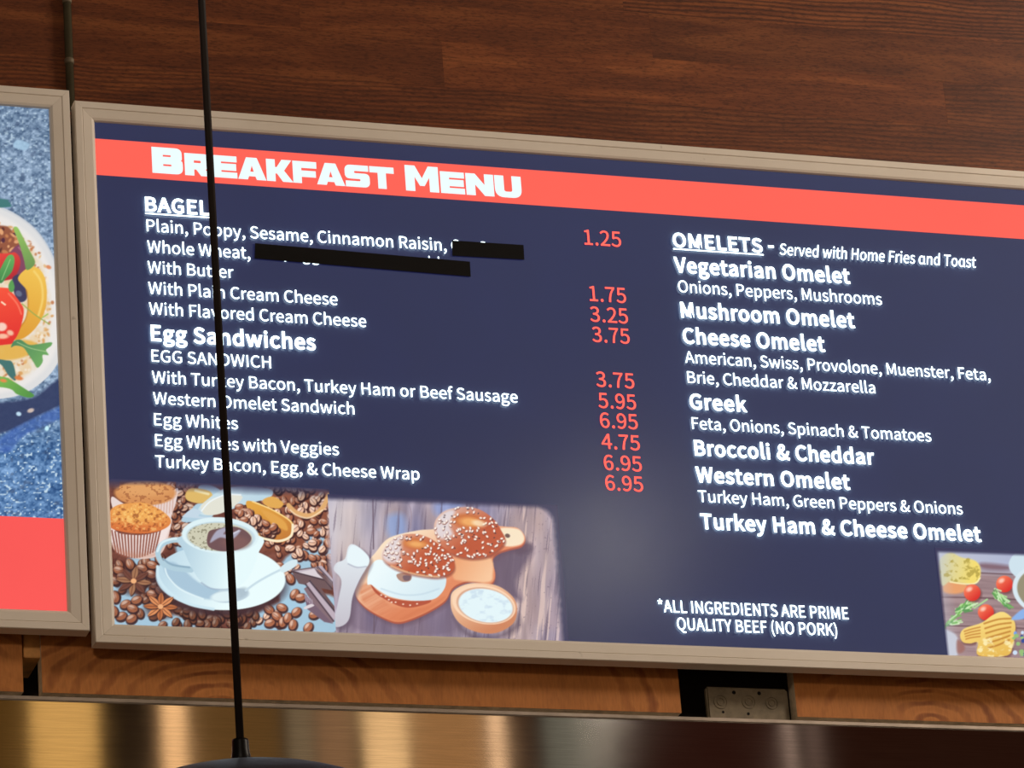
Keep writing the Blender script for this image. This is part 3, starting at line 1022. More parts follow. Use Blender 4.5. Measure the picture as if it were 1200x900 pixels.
# bowl of cream cheese
p.poly(Q([(560, 740), (600, 790), (680, 828), (780, 830), (860, 780), (885, 720), (900, 790), (800, 850), (640, 850)]), (84, 68, 84), 7, .6)
p.poly(Q([(548, 660), (560, 615), (620, 580), (700, 572), (790, 588), (860, 640), (882, 700), (866, 770), (800, 815), (730, 826), (650, 808), (590, 770), (556, 715)]), grad((246, 206, 170), (206, 132, 92), (545, 690), (570, 740)), 1.2)
p.ell(*Q([(716, 680)])[0], 37.5, 22.5, (250, 214, 182), .20, 1)
p.ell(*Q([(722, 684)])[0], 34, 20.5, (216, 160, 128), .20, 1.2)
p.ell(*Q([(724, 685)])[0], 32.2, 19.4, (226, 244, 248), .18, 1.5)
cr = p.noise(9, 6, 3)
p.ell(*Q([(724, 685)])[0], 31, 18.5, (200, 220, 234), .18, 2, .8, np.clip((cr - .52) * 5, 0, 1))
# broad knife with cream cheese on its tip
kn = [(408, 641), (414, 638), (424, 644), (432, 654), (430, 664), (421, 680), (413, 700), (410, 722), (405, 731), (396, 735), (388, 732), (393, 718), (397, 700), (400, 684), (398, 676), (391, 668), (394, 660), (404, 655)]
p.poly([(x + 4, y + 3) for x, y in kn], (96, 80, 98), 5, .6)
p.poly(kn, grad((224, 232, 238), (196, 192, 202), (405, 650), (404, 735)), 1.2)
p.poly([(407, 652), (411, 640), (420, 642), (432, 653), (431, 663), (422, 665), (408, 660)], (232, 246, 250), 1.5)
p.line([(408, 661), (418, 665), (429, 664)], 1.4, (170, 176, 192), 1.5, .8)
# blend into the coffee picture at left, soft round corner to the navy
p.all(np.clip((396 - p.px) / 8, 0, 1) * np.clip((676 - p.py) / 14, 0, 1) * .5, (196, 190, 204))
ex, ey = 648 + (p.py - 604) * .074, 585 + (p.px - 400) * .040
dx, dy = np.clip(p.px - (ex - 20), 0, None), np.clip((ey + 20) - p.py, 0, None)
rd = np.sqrt(dx * dx + dy * dy)
p.all(np.clip((rd - 20) / 7 + .5 + .25 * (p.noise(5) - .5), 0, 1), NAVY)
p.all(np.clip((583 + (p.px - 400) * .040 - p.py) / 5 + .5, 0, 1), NAVY)
p.all(np.clip((rd - 6) / 20, 0, 1) * np.clip((20 - rd) / 4, 0, 1) * .25, (150, 150, 190))
p.build('food_picture', -.00050, main, 'printed picture of seeded bagels on a wooden board')

# --- grilled chicken, tomatoes and herbs at the right edge
Q = lambda pts: Zs(6.0, 1080, 630, pts)
p = Print(at(1096, 650)[0], MX1 - .20, MZ0 + IN + .0005, at(1100, 642)[2], .001, NAVY, 21)
g1 = p.noise(50, 3, 3, .06)
p.img[:] = np.array((158, 132, 134)) + (g1[..., None] - .5) * np.array((56, 50, 48))
p.all(np.clip((673 - p.py + (p.px - 1100) * .05) / 12, 0, 1) * .9, grad((198, 204, 220), (172, 184, 216), (1100, 660), (1200, 660)))
p.poly(Q([(420, 180), (620, 200), (600, 230), (430, 220)]), (120, 84, 92), 5, .8)
for y in (249, 424, 625):
    p.line(Q([(120, y - 4), (400, y), (760, y + 16)]), 1.3, (96, 68, 72), 1.2, .8)
p.poly(Q([(120, 640), (180, 650), (250, 700), (250, 830), (150, 830)]), (202, 204, 214), 3)
p.poly(Q([(250, 720), (300, 760), (295, 800), (250, 810)]), (160, 112, 104), 3)
p.poly(Q([(150, 370), (170, 310), (300, 320), (320, 370), (250, 395), (180, 392)]), (232, 160, 106), 3)
p.poly(Q([(118, 230), (130, 150), (200, 105), (280, 140), (370, 160), (412, 210), (408, 290), (370, 325), (280, 320), (200, 310), (150, 340), (130, 300)]), grad((206, 206, 180), (244, 220, 112), (1100, 660), (1140, 670)), 2)
m = p.noise(5, 4, 3)
p.poly(Q([(130, 240), (200, 130), (370, 165), (405, 285), (280, 315), (200, 300)]), (176, 156, 66), 2, .8, True, np.clip((m - .54) * 7, 0, 1))
p.line(Q([(200, 312), (290, 325), (375, 322), (410, 285)]), 1.6, (250, 240, 180), 1.2)
def tomato(x, y, r):
    p.ell(x + 1.5, y + 2, r * 1.02, r, (110, 60, 60), 0, 3, .7)
    p.ell(x, y, r, r, grad((246, 120, 84), (216, 44, 34), (x - r * .5, y - r * .6), (x + r * .6, y + r * .7)), 0, 1)
    p.ell(x - r * .35, y - r * .4, r * .35, r * .25, (255, 206, 186), -.5, 2.5, .9)
def herb(x, y, ang, L, k):
    for i in range(k):
        a = ang + rr.uniform(-.5, .5)
        o = rr.uniform(-.3, .6)
        x0, y0 = x + math.cos(ang) * L * o + rr.uniform(-3, 3), y + math.sin(ang) * L * o + rr.uniform(-4, 4)
        l = rr.uniform(5, 10)
        c = rr.choice([(118, 182, 92), (90, 152, 84), (176, 222, 146), (206, 238, 186)])
        p.line([(x0, y0), (x0 + math.cos(a) * l, y0 + math.sin(a) * l)], rr.uniform(1.2, 2.2), c, 1.2, .95, False)
tomato(1177, 684.5, 9.8)
herb(1168, 697, .75, 22, 40)
herb(1124, 716, -.55, 26, 70)
herb(1112, 731, -.6, 12, 14)
p.line(Q([(370, 495), (460, 435)]), 2, (170, 214, 150), 1.2, 1, False)
tomato(1139.2, 694.6, 9.8)
tomato(1155.2, 717.6, 9.4)
ch = Q([(270, 690), (300, 640), (420, 600), (500, 545), (570, 522), (630, 560), (658, 610), (655, 680), (640, 760), (600, 830), (400, 830), (395, 740), (340, 745), (290, 735)])
p.poly([(x + 1, y + 2.5) for x, y in ch], (116, 72, 66), 3, .7)
p.poly(ch, grad((250, 222, 132), (232, 186, 84), (1150, 720), (1165, 770)), 1.2)
for k in range(4):
    p.line(Q([(300 + k * 4, 690 + k * 18 - 30), (350, 660 + k * 20 - 16), (410, 640 + k * 22 - 10)]), 1.6, (196, 128, 52), 1.3, .85)
for k in range(6):
    p.line(Q([(440 + k * 6, 605 + k * 34), (540, 575 + k * 36), (630 - k * 3, 570 + k * 30)]), 2.0, (190, 124, 46), 1.4, .85)
m = p.noise(6, 4, 3)
p.poly(Q([(410, 720), (640, 700), (600, 825), (410, 825)]), (255, 244, 190), 3, .8, True, np.clip((m - .5) * 6, 0, 1))
# pale bowls, dark green sauce and blue cloth running on to the right
p.ell(1212, 662, 30, 20, (206, 226, 236), 0, 1.2)
p.ell(1226, 692, 40, 30, (216, 232, 240), .2, 1.2)
p.ell(1228, 692, 36.5, 27, (150, 142, 116), .2, 1.5)
for i in range(190):
    x, y = rr.uniform(1186, 1330), rr.uniform(716, 772)
    if x < 1196 and y < 742: continue
    p.ell(x, y, rr.uniform(1.5, 3), rr.uniform(1.5, 3), rr.choice([(66, 100, 196), (120, 160, 232), (206, 224, 244), (56, 76, 150), (150, 190, 120)]), 0, 1)
p.poly(Q([(640, 560), (720, 500), (800, 520), (720, 570), (640, 580)]), (140, 178, 232), 2)
for i in range(40):
    p.ell(rr.uniform(1240, 1340), rr.uniform(650, 720), rr.uniform(5, 10), rr.uniform(4, 8), rr.choice([(236, 196, 112), (220, 80, 56), (118, 172, 96), (206, 206, 214)]), 0, 2)
ex, ey = 1098.5 + (p.py - 647) * .10, 646.5 + (p.px - 1100) * .035
p.all(np.clip((ex + 16 - p.px) / 16, 0, 1) * np.clip((p.px - ex) / 2, 0, 1) * .35, (196, 204, 222))
p.all(np.clip((ex - p.px) / 4 + .6, 0, 1), NAVY)
p.all(np.clip((ey - p.py) / 4 + .6, 0, 1), NAVY)
p.build('food_picture', -.00035, main, 'printed picture of grilled chicken, tomatoes and herbs')

# --- topped flatbread on grey stone: the whole upper part of the left board
zr = (at(0, 605)[2] + at(76.6, 608)[2]) / 2
xl = LX0 + IN + .0005
p = Print(xl, LX1 - IN - .0005, zr, LZ1 - IN - .0005, .0010, (0, 0, 0), 33)
n0, n1, n2, n3 = p.noise(60, 60, 2), p.noise(3.6, 3.0, 2), p.noise(6, 5, 2), p.noise(2.6, 2.2, 1)
low = np.clip((p.py - 470) / 60, 0, 1)[..., None]
b0 = np.array((126, 150, 178)) * (1 - low) + np.array((84, 124, 172)) * low
p.img[:] = b0 + (n1[..., None] - .5) * np.array((120, 118, 112)) + (n0[..., None] - .5) * 40
p.all(np.clip((n3 - .74) * 8, 0, 1) * (.55 + .35 * low[..., 0]), (206, 228, 240))
p.all(np.clip((.30 - n2) * 8, 0, 1) * .5, (60, 78, 108))
p.poly([(20, 164), (34, 168), (30, 176), (16, 172)], (170, 205, 230), 2, .8)
# shadow and blue edge of the slate
p.poly([(90, 430), (60, 450), (30, 468), (-70, 480), (-70, 512), (0, 508), (40, 490), (90, 462)], (50, 62, 98), 4, .95)
p.poly([(95, 462), (70, 476), (40, 490), (10, 506), (-10, 526), (10, 530), (26, 512), (50, 500), (95, 478)], (62, 98, 176), 4, .85, True, .5 + .5 * n2)
p.ell(36, 481, 4, 2.4, (206, 186, 176), -.3, 1.5)
p.ell(22, 485, 3, 2.4, (190, 220, 240), .3, 1.5)
p.ell(55, 502, 2.4, 3, (196, 238, 250), .3, 1.5)
# flatbread
br = [(-70, 236), (-20, 238), (2, 243), (22, 253), (42, 269), (58, 292), (72, 325), (79, 370), (76, 405), (65, 430), (50, 447), (30, 460), (4, 467), (-40, 468), (-70, 466)]
p.poly(br, (222, 222, 222), 1.2)
p.poly([(x * .93 - 3, (y - 355) * .93 + 356) for x, y in br], (236, 232, 228), 5, .9)
p.line([(2, 244), (22, 254), (42, 270), (58, 293), (70, 322)], 2.2, (198, 204, 212), 2, .7)
inn = [(-70, 262), (-10, 264), (20, 272), (38, 292), (50, 315), (58, 350), (58, 385), (52, 410), (40, 432), (20, 446), (-20, 452), (-70, 450)]
p.poly(inn, (232, 200, 150), 7, .75, True, np.clip(n2 * 1.5, 0, 1))
for i in range(120):
    t = rr.uniform(-1.5, 1.5)
    R = rr.uniform(.80, 1.0)
    p.ell(-6 + 68 * R * math.cos(t), 356 + 96 * R * math.sin(t), rr.uniform(1, 3), rr.uniform(.8, 2), rr.choice([(214, 150, 78), (226, 176, 110), (190, 110, 60), (244, 232, 214)]), rr.uniform(0, 3), 1.6, .8)
p.ell(57, 313, 3.2, 2.2, (222, 140, 96), .4, 1.5)
p.poly([(-70, 398), (0, 404), (28, 398), (44, 404), (36, 414), (10, 422), (-70, 424)], (226, 176, 74), 3, .9)
# mince, onion, tomato, pepper, olive
p.poly([(-70, 262), (-2, 264), (12, 268), (21, 282), (23, 292), (8, 298), (-70, 298)], (150, 88, 62), 2)
for i in range(70):
    p.ell(rr.uniform(-60, 21), rr.uniform(267, 296), rr.uniform(1.5, 4), rr.uniform(1.2, 2.6), rr.choice([(96, 52, 44), (196, 126, 80), (226, 164, 116), (122, 70, 56), (84, 44, 60)]), rr.uniform(0, 3), 1.2)
p.poly([(12, 296), (24, 286), (33, 296), (38, 310), (32, 324), (20, 326), (14, 310)], (132, 72, 96), 1.5)
p.line([(22, 290), (32, 302), (35, 318)], 1.6, (176, 112, 132), 1.5)
p.poly([(-70, 298), (4, 297), (18, 296), (24, 306), (20, 320), (10, 328), (-70, 336)], grad((226, 70, 60), (176, 40, 50), (0, 300), (10, 330)), 1.5)
p.poly([(14, 328), (24, 322), (32, 340), (30, 352), (20, 352)], (66, 62, 92), 1.5)
p.ell(22, 344, 4, 3.2, (104, 110, 136), .6, 1.5)
p.poly([(21, 326), (34, 313), (44, 314), (52, 324), (55, 344), (52, 366), (42, 384), (28, 396), (15, 398), (20, 386), (30, 374), (33, 356), (31, 340)], grad((240, 194, 82), (222, 156, 52), (50, 320), (25, 396)), 1.3)
p.line([(40, 318), (48, 330), (50, 350), (45, 370)], 2.4, (248, 216, 122), 2, .8)
p.line([(31, 340), (33, 356), (30, 374), (20, 388)], 1.6, (196, 130, 44), 1.5, .8)
p.poly([(-70, 340), (2, 337), (12, 341), (22, 352), (28, 364), (24, 384), (17, 398), (6, 404), (-70, 404)], grad((246, 84, 58), (226, 52, 44), (0, 340), (10, 400)), 1.3)
p.line([(2, 354), (6, 357)], 1.8, (255, 232, 200), 1.2, 1, False)
p.line([(10, 344), (20, 356), (25, 368)], 1.8, (255, 132, 104), 1.5, .8)
p.ell(2, 383, 6, 5, (248, 206, 190), 0, 2)
p.ell(12, 390, 4, 3, (244, 190, 160), .4, 2)
p.ell(3, 394, 7, 3, (250, 190, 160), 0, 2)
# rocket leaves and stems
p.poly([(16, 268), (20, 266), (25, 274), (34, 292), (41, 306), (38, 313), (31, 316), (28, 304), (22, 284)], grad((150, 196, 96), (112, 150, 84), (18, 268), (38, 312)), 1.2)
p.poly([(-4, 326), (2, 312), (9, 300), (15, 299), (17, 306), (14, 318), (7, 326), (1, 332)], grad((104, 176, 92), (70, 138, 78), (8, 300), (6, 330)), 1.2)
p.line([(2, 328), (12, 304)], .8, (176, 220, 150), 1, .8, False)
p.poly([(10, 334), (14, 328), (17, 336), (15, 342), (11, 341)], (92, 160, 84), 1.2)
p.line([(26, 356), (40, 368), (58, 380)], 1.3, (150, 170, 80), 1.2)
p.line([(50, 372), (56, 368)], 1.4, (160, 196, 96), 1.2, 1, False)
p.poly([(13, 407), (16, 400), (24, 398), (34, 404), (46, 403), (60, 401), (60, 405), (54, 410), (57, 416), (50, 416), (50, 424), (44, 431), (39, 424), (33, 415), (27, 407), (18, 405)], grad((84, 136, 92), (112, 170, 96), (20, 400), (50, 425)), 1.2)
p.line([(20, 401), (36, 408), (54, 412)], .9, (180, 210, 150), 1, .8)
p.poly([(-10, 420), (6, 422), (14, 424), (18, 436), (18, 446), (10, 440), (2, 428)], (70, 116, 112), 1.2)
p.poly([(-70, 434), (0, 441), (14, 446), (30, 456), (40, 463), (34, 466), (20, 462), (4, 454), (-70, 450)], grad((126, 186, 84), (84, 146, 70), (0, 440), (36, 466)), 1.2)
p.poly([(-70, 228), (2, 233), (10, 236), (12, 239), (6, 243), (-70, 244)], (66, 122, 120), 1.5)
p.ell(22, 443, 5, 2.4, (222, 130, 72), .2, 1.5)
p.ell(4, 446, 4, 2, (226, 140, 76), .2, 1.5)
# the far half of the flatbread, beyond the edge of the photograph, is like the near half
ia = int(np.argmin(np.abs(p.px[p.nz // 2] + 20)))
k_ = p.nx - 1 - ia
p.img[:, ia - k_:ia] = p.img[:, ia + 1:ia + 1 + k_][:, ::-1]
e_ = ia - k_
p.img[:, :e_] = (b0 + (n1[..., None] - .5) * np.array((120, 118, 112)) + (n0[..., None] - .5) * 40)[:, :e_]
p.build('food_picture', .0001, left, 'printed picture of a flatbread with tomato, pepper and green leaves on grey stone')
bm = bmesh.new(); box(bm, LX0 + IN, LX1 - IN, .0004, .0085, LZ0 + IN, LZ1 - IN)
obj('backlit_panel', bm, lit_flat('slate_print', srgb(104, 132, 166), 1.0, .2), left)['label'] = 'grey-blue stone pattern of the picture'
bm = bmesh.new(); box(bm, LX0 + IN, LX1 - IN, -.0006, .0003, LZ0 + IN, zr)
obj('footer_band', bm, M_RED2, left)['label'] = 'plain red band along the bottom'

# ------------------------------------------------------------------ lettering
# outlines of the letters used: advance / closed contours, capital height 1027
GLYPHS = r"""
&952/363,-18 475,-4 574,37 658,99 781,25 895,-18 929,88 837,125 737,186 842,359 916,553 797,553 736,389 653,251 511,385 392,539 503,625 589,723 623,843 610,925 570,989 507,1030 422,1045 325,1026 251,975 203,899 186,804 204,687 254,563 154,484 79,389 50,266 73,152 137,62 236,3/574,167 480,106 378,84 274,108 202,173 175,273 193,348 239,414 305,473 429,312/345,623 308,717 296,805 311,882 355,935 423,955 479,939 510,897 520,840 495,758 432,688
(473/335,-275 413,-239 314,-29 255,199 235,436 255,671 314,898 413,1109 335,1146 224,929 154,695 129,436 154,175 224,-59
)473/139,-275 249,-59 320,175 345,436 320,695 249,929 139,1146 59,1109 159,898 219,671 239,436 219,199 159,-29 59,-239
*654/216,660 328,793 437,660 499,703 409,850 562,915 538,986 378,947 364,1115 289,1115 275,945 115,986 91,915 242,850 154,703
,389/105,-266 214,-196 285,-97 310,27 297,107 260,158 202,176 154,166 119,135 105,87 118,39 152,8 199,-3 214,-1 197,-79 149,-143 74,-190
-486/64,343 423,343 423,441 64,441
.389/195,-18 241,-6 274,28 287,78 274,130 241,164 195,176 148,164 115,130 102,78 115,28 148,-6
1777/123,0 686,0 686,106 480,106 480,1027 382,1027 289,984 169,954 169,873 353,873 353,106 123,106
2777/62,0 707,0 707,111 423,111 255,101 420,269 547,431 629,588 658,744 637,868 577,963 483,1023 359,1045 241,1026 142,974 56,895 130,822 192,883 263,926 343,941 426,926 485,884 521,819 532,738 504,600 418,446 271,273 62,76
3777/368,-18 497,2 602,59 673,151 699,275 682,371 636,447 567,502 482,535 482,542 578,595 641,678 664,789 641,897 579,978 484,1028 364,1045 255,1029 161,986 78,923 147,842 245,914 360,941 453,921 513,864 534,779 519,701 471,639 384,598 249,583 249,485 400,470 498,428 552,363 569,279 542,177 469,111 360,88 256,105 173,148 106,206 41,123 120,54 227,2
4777/476,0 597,0 597,283 734,283 734,385 597,385 597,1027 455,1027 28,367 28,283 476,283/476,385 161,385 395,735 478,887 483,887 476,700
5777/367,-18 492,5 600,74 675,184 703,333 679,480 612,582 513,642 394,661 311,650 239,620 266,917 653,917 653,1027 154,1027 120,548 189,504 271,549 360,564 448,549 515,503 558,429 573,331 556,229 509,153 440,105 354,88 249,105 167,146 102,202 38,118 118,52 226,2
6777/422,-18 535,6 629,74 693,179 717,315 697,456 639,557 549,617 431,637 309,605 199,514 215,680 253,801 310,881 382,926 464,940 553,918 626,861 699,940 635,994 555,1031 458,1045 342,1026 238,965 155,859 99,702 78,490 95,307 143,165 216,63 311,2/202,412 272,488 343,529 410,542 492,526 550,481 584,409 595,315 572,193 510,112 422,83 335,104 269,167 224,271
7777/277,0 410,0 431,275 477,510 565,728 711,950 711,1027 69,1027 69,917 567,917 439,711 353,500 302,268
9777/329,-18 442,2 543,65 626,175 681,338 702,557 685,733 637,870 563,967 468,1025 356,1045 242,1021 149,953 85,848 62,711 82,572 139,471 228,410 345,389 430,405 511,448 581,514 556,313 499,182 419,110 325,88 230,109 151,167 81,87 146,33 228,-4/580,622 509,543 436,498 366,485 285,501 228,547 194,618 182,711 205,835 268,916 357,945 445,925 512,863 557,762
A852/6,0 136,0 235,314 611,314 709,0 846,0 497,1027 353,1027/268,416 318,574 420,922 426,922 529,574 578,416
B920/141,0 468,0 596,12 704,48 786,108 839,192 857,301 842,395 798,467 732,518 648,546 648,553 730,602 781,680 798,776 772,891 700,969 588,1013 445,1027 141,1027/270,591 270,924 429,924 534,915 610,887 656,836 671,759 657,689 613,636 536,603 423,591/270,104 270,490 450,490 570,479 657,446 711,388 730,305 711,215 656,152 568,116 450,104
C894/528,-18 651,-1 755,49 843,129 772,211 703,149 624,109 534,95 401,125 300,209 237,342 214,517 229,658 273,773 340,859 430,913 538,931 655,905 748,835 818,919 746,981 652,1027 536,1045 389,1021 264,953 166,843 104,695 81,513 103,329 165,182 260,73 383,5
D964/141,0 403,0 572,23 705,88 802,195 861,338 881,517 861,696 802,838 704,942 569,1005 398,1027 141,1027/270,106 270,922 387,922 517,904 618,854 690,772 734,659 748,517 734,375 690,260 618,176 517,124 387,106
E825/141,0 748,0 748,111 270,111 270,485 660,485 660,595 270,595 270,917 732,917 732,1027 141,1027
F773/141,0 270,0 270,461 662,461 662,570 270,570 270,917 732,917 732,1027 141,1027
G965/545,-18 673,-3 781,39 861,101 861,532 524,532 524,424 742,424 742,155 662,111 557,95 437,114 342,169 272,256 229,373 214,517 230,658 275,773 346,859 441,913 556,931 647,918 720,883 777,835 847,919 776,979 679,1026 552,1045 399,1021 269,953 169,843 104,695 81,513 103,329 167,182 265,73 393,5
H1020/141,0 270,0 270,485 749,485 749,0 880,0 880,1027 749,1027 749,597 270,597 270,1027 141,1027
I410/141,0 270,0 270,1027 141,1027
K905/141,0 270,0 270,325 447,535 755,0 899,0 528,637 850,1027 703,1027 273,511 270,511 270,1027 141,1027
L761/141,0 720,0 720,111 270,111 270,1027 141,1027
M1137/141,0 258,0 258,569 241,871 246,871 329,637 524,104 611,104 804,637 887,871 892,871 875,569 875,0 996,0 996,1027 840,1027 644,478 573,263 567,263 493,478 297,1027 141,1027
N1013/141,0 263,0 263,539 248,860 254,860 364,648 738,0 871,0 871,1027 748,1027 748,493 766,168 759,168 648,380 273,1027 141,1027
O1039/520,-18 664,6 785,75 878,186 937,335 958,517 937,698 878,845 785,954 664,1022 520,1045 375,1022 254,954 161,845 102,698 81,517 102,335 161,186 254,75 375,6/520,95 394,125 298,210 236,343 214,517 236,690 298,820 394,903 520,931 645,903 742,820 803,690 825,517 803,343 742,210 645,125
P887/141,0 270,0 270,409 440,409 566,421 670,458 750,520 800,609 818,725 800,843 749,928 668,985 562,1017 434,1027 141,1027/270,514 270,922 417,922 536,912 621,880 672,819 689,725 673,630 624,565 541,526 423,514
Q1039/520,90 394,120 298,205 236,340 214,517 236,690 298,820 394,903 520,931 645,903 742,820 803,690 825,517 803,340 742,205 645,120/833,-258 918,-251 980,-234 955,-134 847,-150 743,-135 657,-89 595,-13 716,29 817,105 893,214 941,352 958,517 937,698 878,845 785,954 664,1022 520,1045 375,1022 254,954 161,845 102,698 81,517 99,349 149,209 228,99 331,24 457,-14 513,-111 596,-188 703,-239
R889/270,539 270,922 443,922 549,912 628,881 676,825 692,739 676,651 628,589 549,552 443,539/704,0 850,0 590,450 684,486 757,547 804,631 821,739 803,851 755,933 679,987 580,1017 462,1027 141,1027 141,0 270,0 270,436 455,436
S835/426,-18 571,4 680,67 750,159 775,273 758,373 713,448 646,504 563,548 417,611 338,648 273,701 246,783 270,862 337,913 438,931 567,906 672,836 739,919 657,984 555,1029 438,1045 309,1025 207,968 139,882 115,773 134,674 183,600 251,547 324,510 471,445 559,402 620,347 643,262 617,174 543,116 427,95 323,111 226,155 144,223 67,133 167,53 288,0
T839/354,0 485,0 485,917 796,917 796,1027 43,1027 43,917 354,917
U1010/506,-18 624,-4 725,42 804,125 856,251 874,423 874,1027 749,1027 749,420 730,265 678,165 601,111 506,95 411,111 335,165 285,265 266,420 266,1027 137,1027 137,423 155,251 206,125 285,42 387,-4
V805/329,0 479,0 805,1027 674,1027 508,471 409,132 403,132 304,471 137,1027 1,1027
W1230/254,0 408,0 560,619 612,853 618,853 668,619 824,0 980,0 1192,1027 1069,1027 958,468 902,134 894,134 821,468 678,1027 559,1027 417,468 345,134 339,134 277,468 169,1027 36,1027
Y744/307,0 436,0 436,398 745,1027 611,1027 479,737 375,511 370,511 269,737 136,1027 -1,1027 307,398
a789/304,-18 438,14 556,91 560,91 571,0 676,0 676,468 662,596 615,695 533,758 413,780 244,747 115,681 164,592 268,648 392,674 469,657 517,614 542,553 549,482 340,445 195,388 110,307 83,197 99,106 145,38 216,-4/340,85 272,97 224,136 206,206 223,273 281,327 387,368 549,396 549,185 444,110
c714/429,-18 560,7 675,77 619,164 538,110 440,88 344,109 270,168 222,260 204,380 222,499 272,592 348,651 444,672 525,654 595,606 660,690 566,753 438,780 325,763 225,712 145,630 92,519 73,380 90,241 140,131 216,49 314,-1
d868/388,-18 516,14 619,90 623,90 634,0 739,0 739,1115 611,1115 611,822 618,692 519,756 403,780 279,752 174,672 101,546 74,380 89,241 130,130 195,49 282,-1/416,90 327,109 261,166 220,258 206,381 223,500 270,592 340,651 426,672 518,654 611,592 611,193 516,115
e776/437,-18 575,4 686,59 641,144 553,100 451,84 352,103 274,156 222,240 199,350 711,350 717,423 697,570 638,683 543,755 413,780 311,762 218,711 143,628 92,516 73,380 91,242 143,131 221,50 321,-1/197,441 223,542 272,616 338,662 416,678 496,663 555,617 592,543 605,441
f455/46,657 150,657 150,0 277,0 277,657 438,657 438,761 277,761 277,881 289,963 325,1014 385,1031 471,1010 499,1109 371,1133 273,1116 204,1065 163,987 150,882 150,761 46,754
g790/385,-350 545,-329 666,-272 743,-188 770,-87 754,-5 704,51 621,83 506,94 356,94 276,105 234,134 223,176 237,229 272,268 384,241 493,259 582,312 641,396 662,506 645,596 601,662 756,662 756,761 492,761 384,780 275,761 184,707 122,621 99,508 114,424 151,354 199,304 199,298 142,241 115,157 134,81 183,32 183,25 101,-53 71,-147 94,-234 159,-297 258,-337/384,328 303,350 245,412 223,508 245,604 303,665 384,686 466,665 524,604 546,508 524,412 465,350/403,-262 285,-245 210,-199 183,-129 202,-63 261,0 359,-11 490,-11 575,-20 627,-51 644,-108 614,-183 531,-239
h850/129,0 258,0 258,552 360,639 465,668 547,647 594,581 609,465 609,0 737,0 737,482 723,610 680,703 608,761 504,780 408,763 326,717 252,653 258,810 258,1115 129,1115
i385/129,0 258,0 258,761 129,761/193,917 255,941 279,1003 255,1063 193,1085 132,1063 109,1003 132,941
k773/129,0 255,0 255,200 398,367 620,0 759,0 472,454 725,761 583,761 261,360 255,360 255,1115 129,1115
l398/263,-18 338,-7 319,91 293,88 268,101 258,143 258,1115 129,1115 129,151 143,59 186,2
m1297/129,0 258,0 258,552 357,639 448,668 528,647 574,581 590,465 590,0 717,0 717,552 818,639 909,668 989,647 1035,581 1050,465 1050,0 1178,0 1178,482 1164,610 1121,703 1050,761 948,780 859,761 776,710 696,634 654,712 586,762 486,780 399,763 320,716 249,650 246,650 234,761 129,761
n854/129,0 258,0 258,552 360,639 465,668 547,647 594,581 609,465 609,0 737,0 737,482 723,610 680,703 608,761 504,780 408,763 324,716 249,650 246,650 234,761 129,761
o849/424,-18 532,-1 629,49 706,131 757,241 776,380 757,519 706,630 629,712 532,763 424,780 316,763 220,712 143,630 92,519 73,380 92,241 143,131 220,49 316,-1/424,88 334,109 265,168 220,260 204,380 220,499 265,592 334,651 424,672 514,651 584,592 630,499 646,380 630,260 584,168 514,109
p868/129,-321 258,-321 258,-63 254,70 359,4 464,-18 565,-1 655,51 728,135 776,249 794,392 774,552 716,674 622,753 492,780 363,748 249,672 246,672 234,761 129,761/443,90 356,107 258,168 258,569 362,646 459,672 552,652 615,595 650,506 661,391 645,265 599,170 530,110
r543/129,0 258,0 258,489 315,592 382,648 448,665 522,653 546,763 465,780 384,761 310,706 249,622 246,622 234,761 129,761
s655/328,-18 446,0 533,48 586,120 604,207 583,298 530,361 455,405 373,438 292,471 232,511 209,570 224,625 271,665 350,681 442,661 522,613 584,693 480,755 349,780 238,763 155,717 104,649 87,564 106,481 158,420 229,377 308,345 390,311 455,265 482,200 465,140 416,97 332,81 210,106 106,172 45,87 173,12
t528/367,-18 508,10 483,106 396,85 327,103 290,152 279,231 279,657 486,657 486,761 279,761 279,975 172,975 158,761 38,754 38,657 151,657 151,235 162,131 199,51 265,0
u850/352,-18 447,-1 529,47 602,119 606,119 616,0 723,0 723,761 595,761 595,221 527,148 461,106 389,92 308,113 261,179 246,294 246,761 118,761 118,279 132,150 174,57 247,1
v730/293,0 443,0 711,761 585,761 441,328 371,104 364,104 294,328 151,761 18,761
w1123/249,0 398,0 506,408 557,629 564,629 616,410 725,0 881,0 1087,761 964,761 853,321 807,109 800,109 746,321 627,761 503,761 384,321 333,109 326,109 282,321 168,761 38,761
y730/141,-328 242,-307 320,-252 380,-168 426,-64 711,761 587,761 450,339 388,123 381,123 305,339 151,761 18,761 324,-1 307,-59 267,-143 211,-201 136,-223 77,-210 52,-312
z665/49,0 625,0 625,104 210,104 612,692 612,761 92,761 92,657 450,657 49,69
ɑ875/388,-18 478,-3 557,38 622,92 626,92 648,28 688,-8 746,-18 815,-7 798,91 773,88 749,101 739,143 739,761 636,761 625,686 622,686 521,756 406,780 304,762 213,710 140,627 92,516 74,380 89,241 130,130 195,49 282,-1/416,90 327,109 261,166 220,258 206,381 223,500 270,592 340,651 426,672 518,654 611,592 611,193 516,115
 314
"""
GL = {}
for ln in GLYPHS.strip('\n').split('\n'):
    ch, rest = ln[0], ln[1:].split('/')
    GL[ch] = (int(rest[0]), [[tuple(map(int, p.split(','))) for p in c.split(' ')] for c in rest[1:]])
CAPH = 1027.0


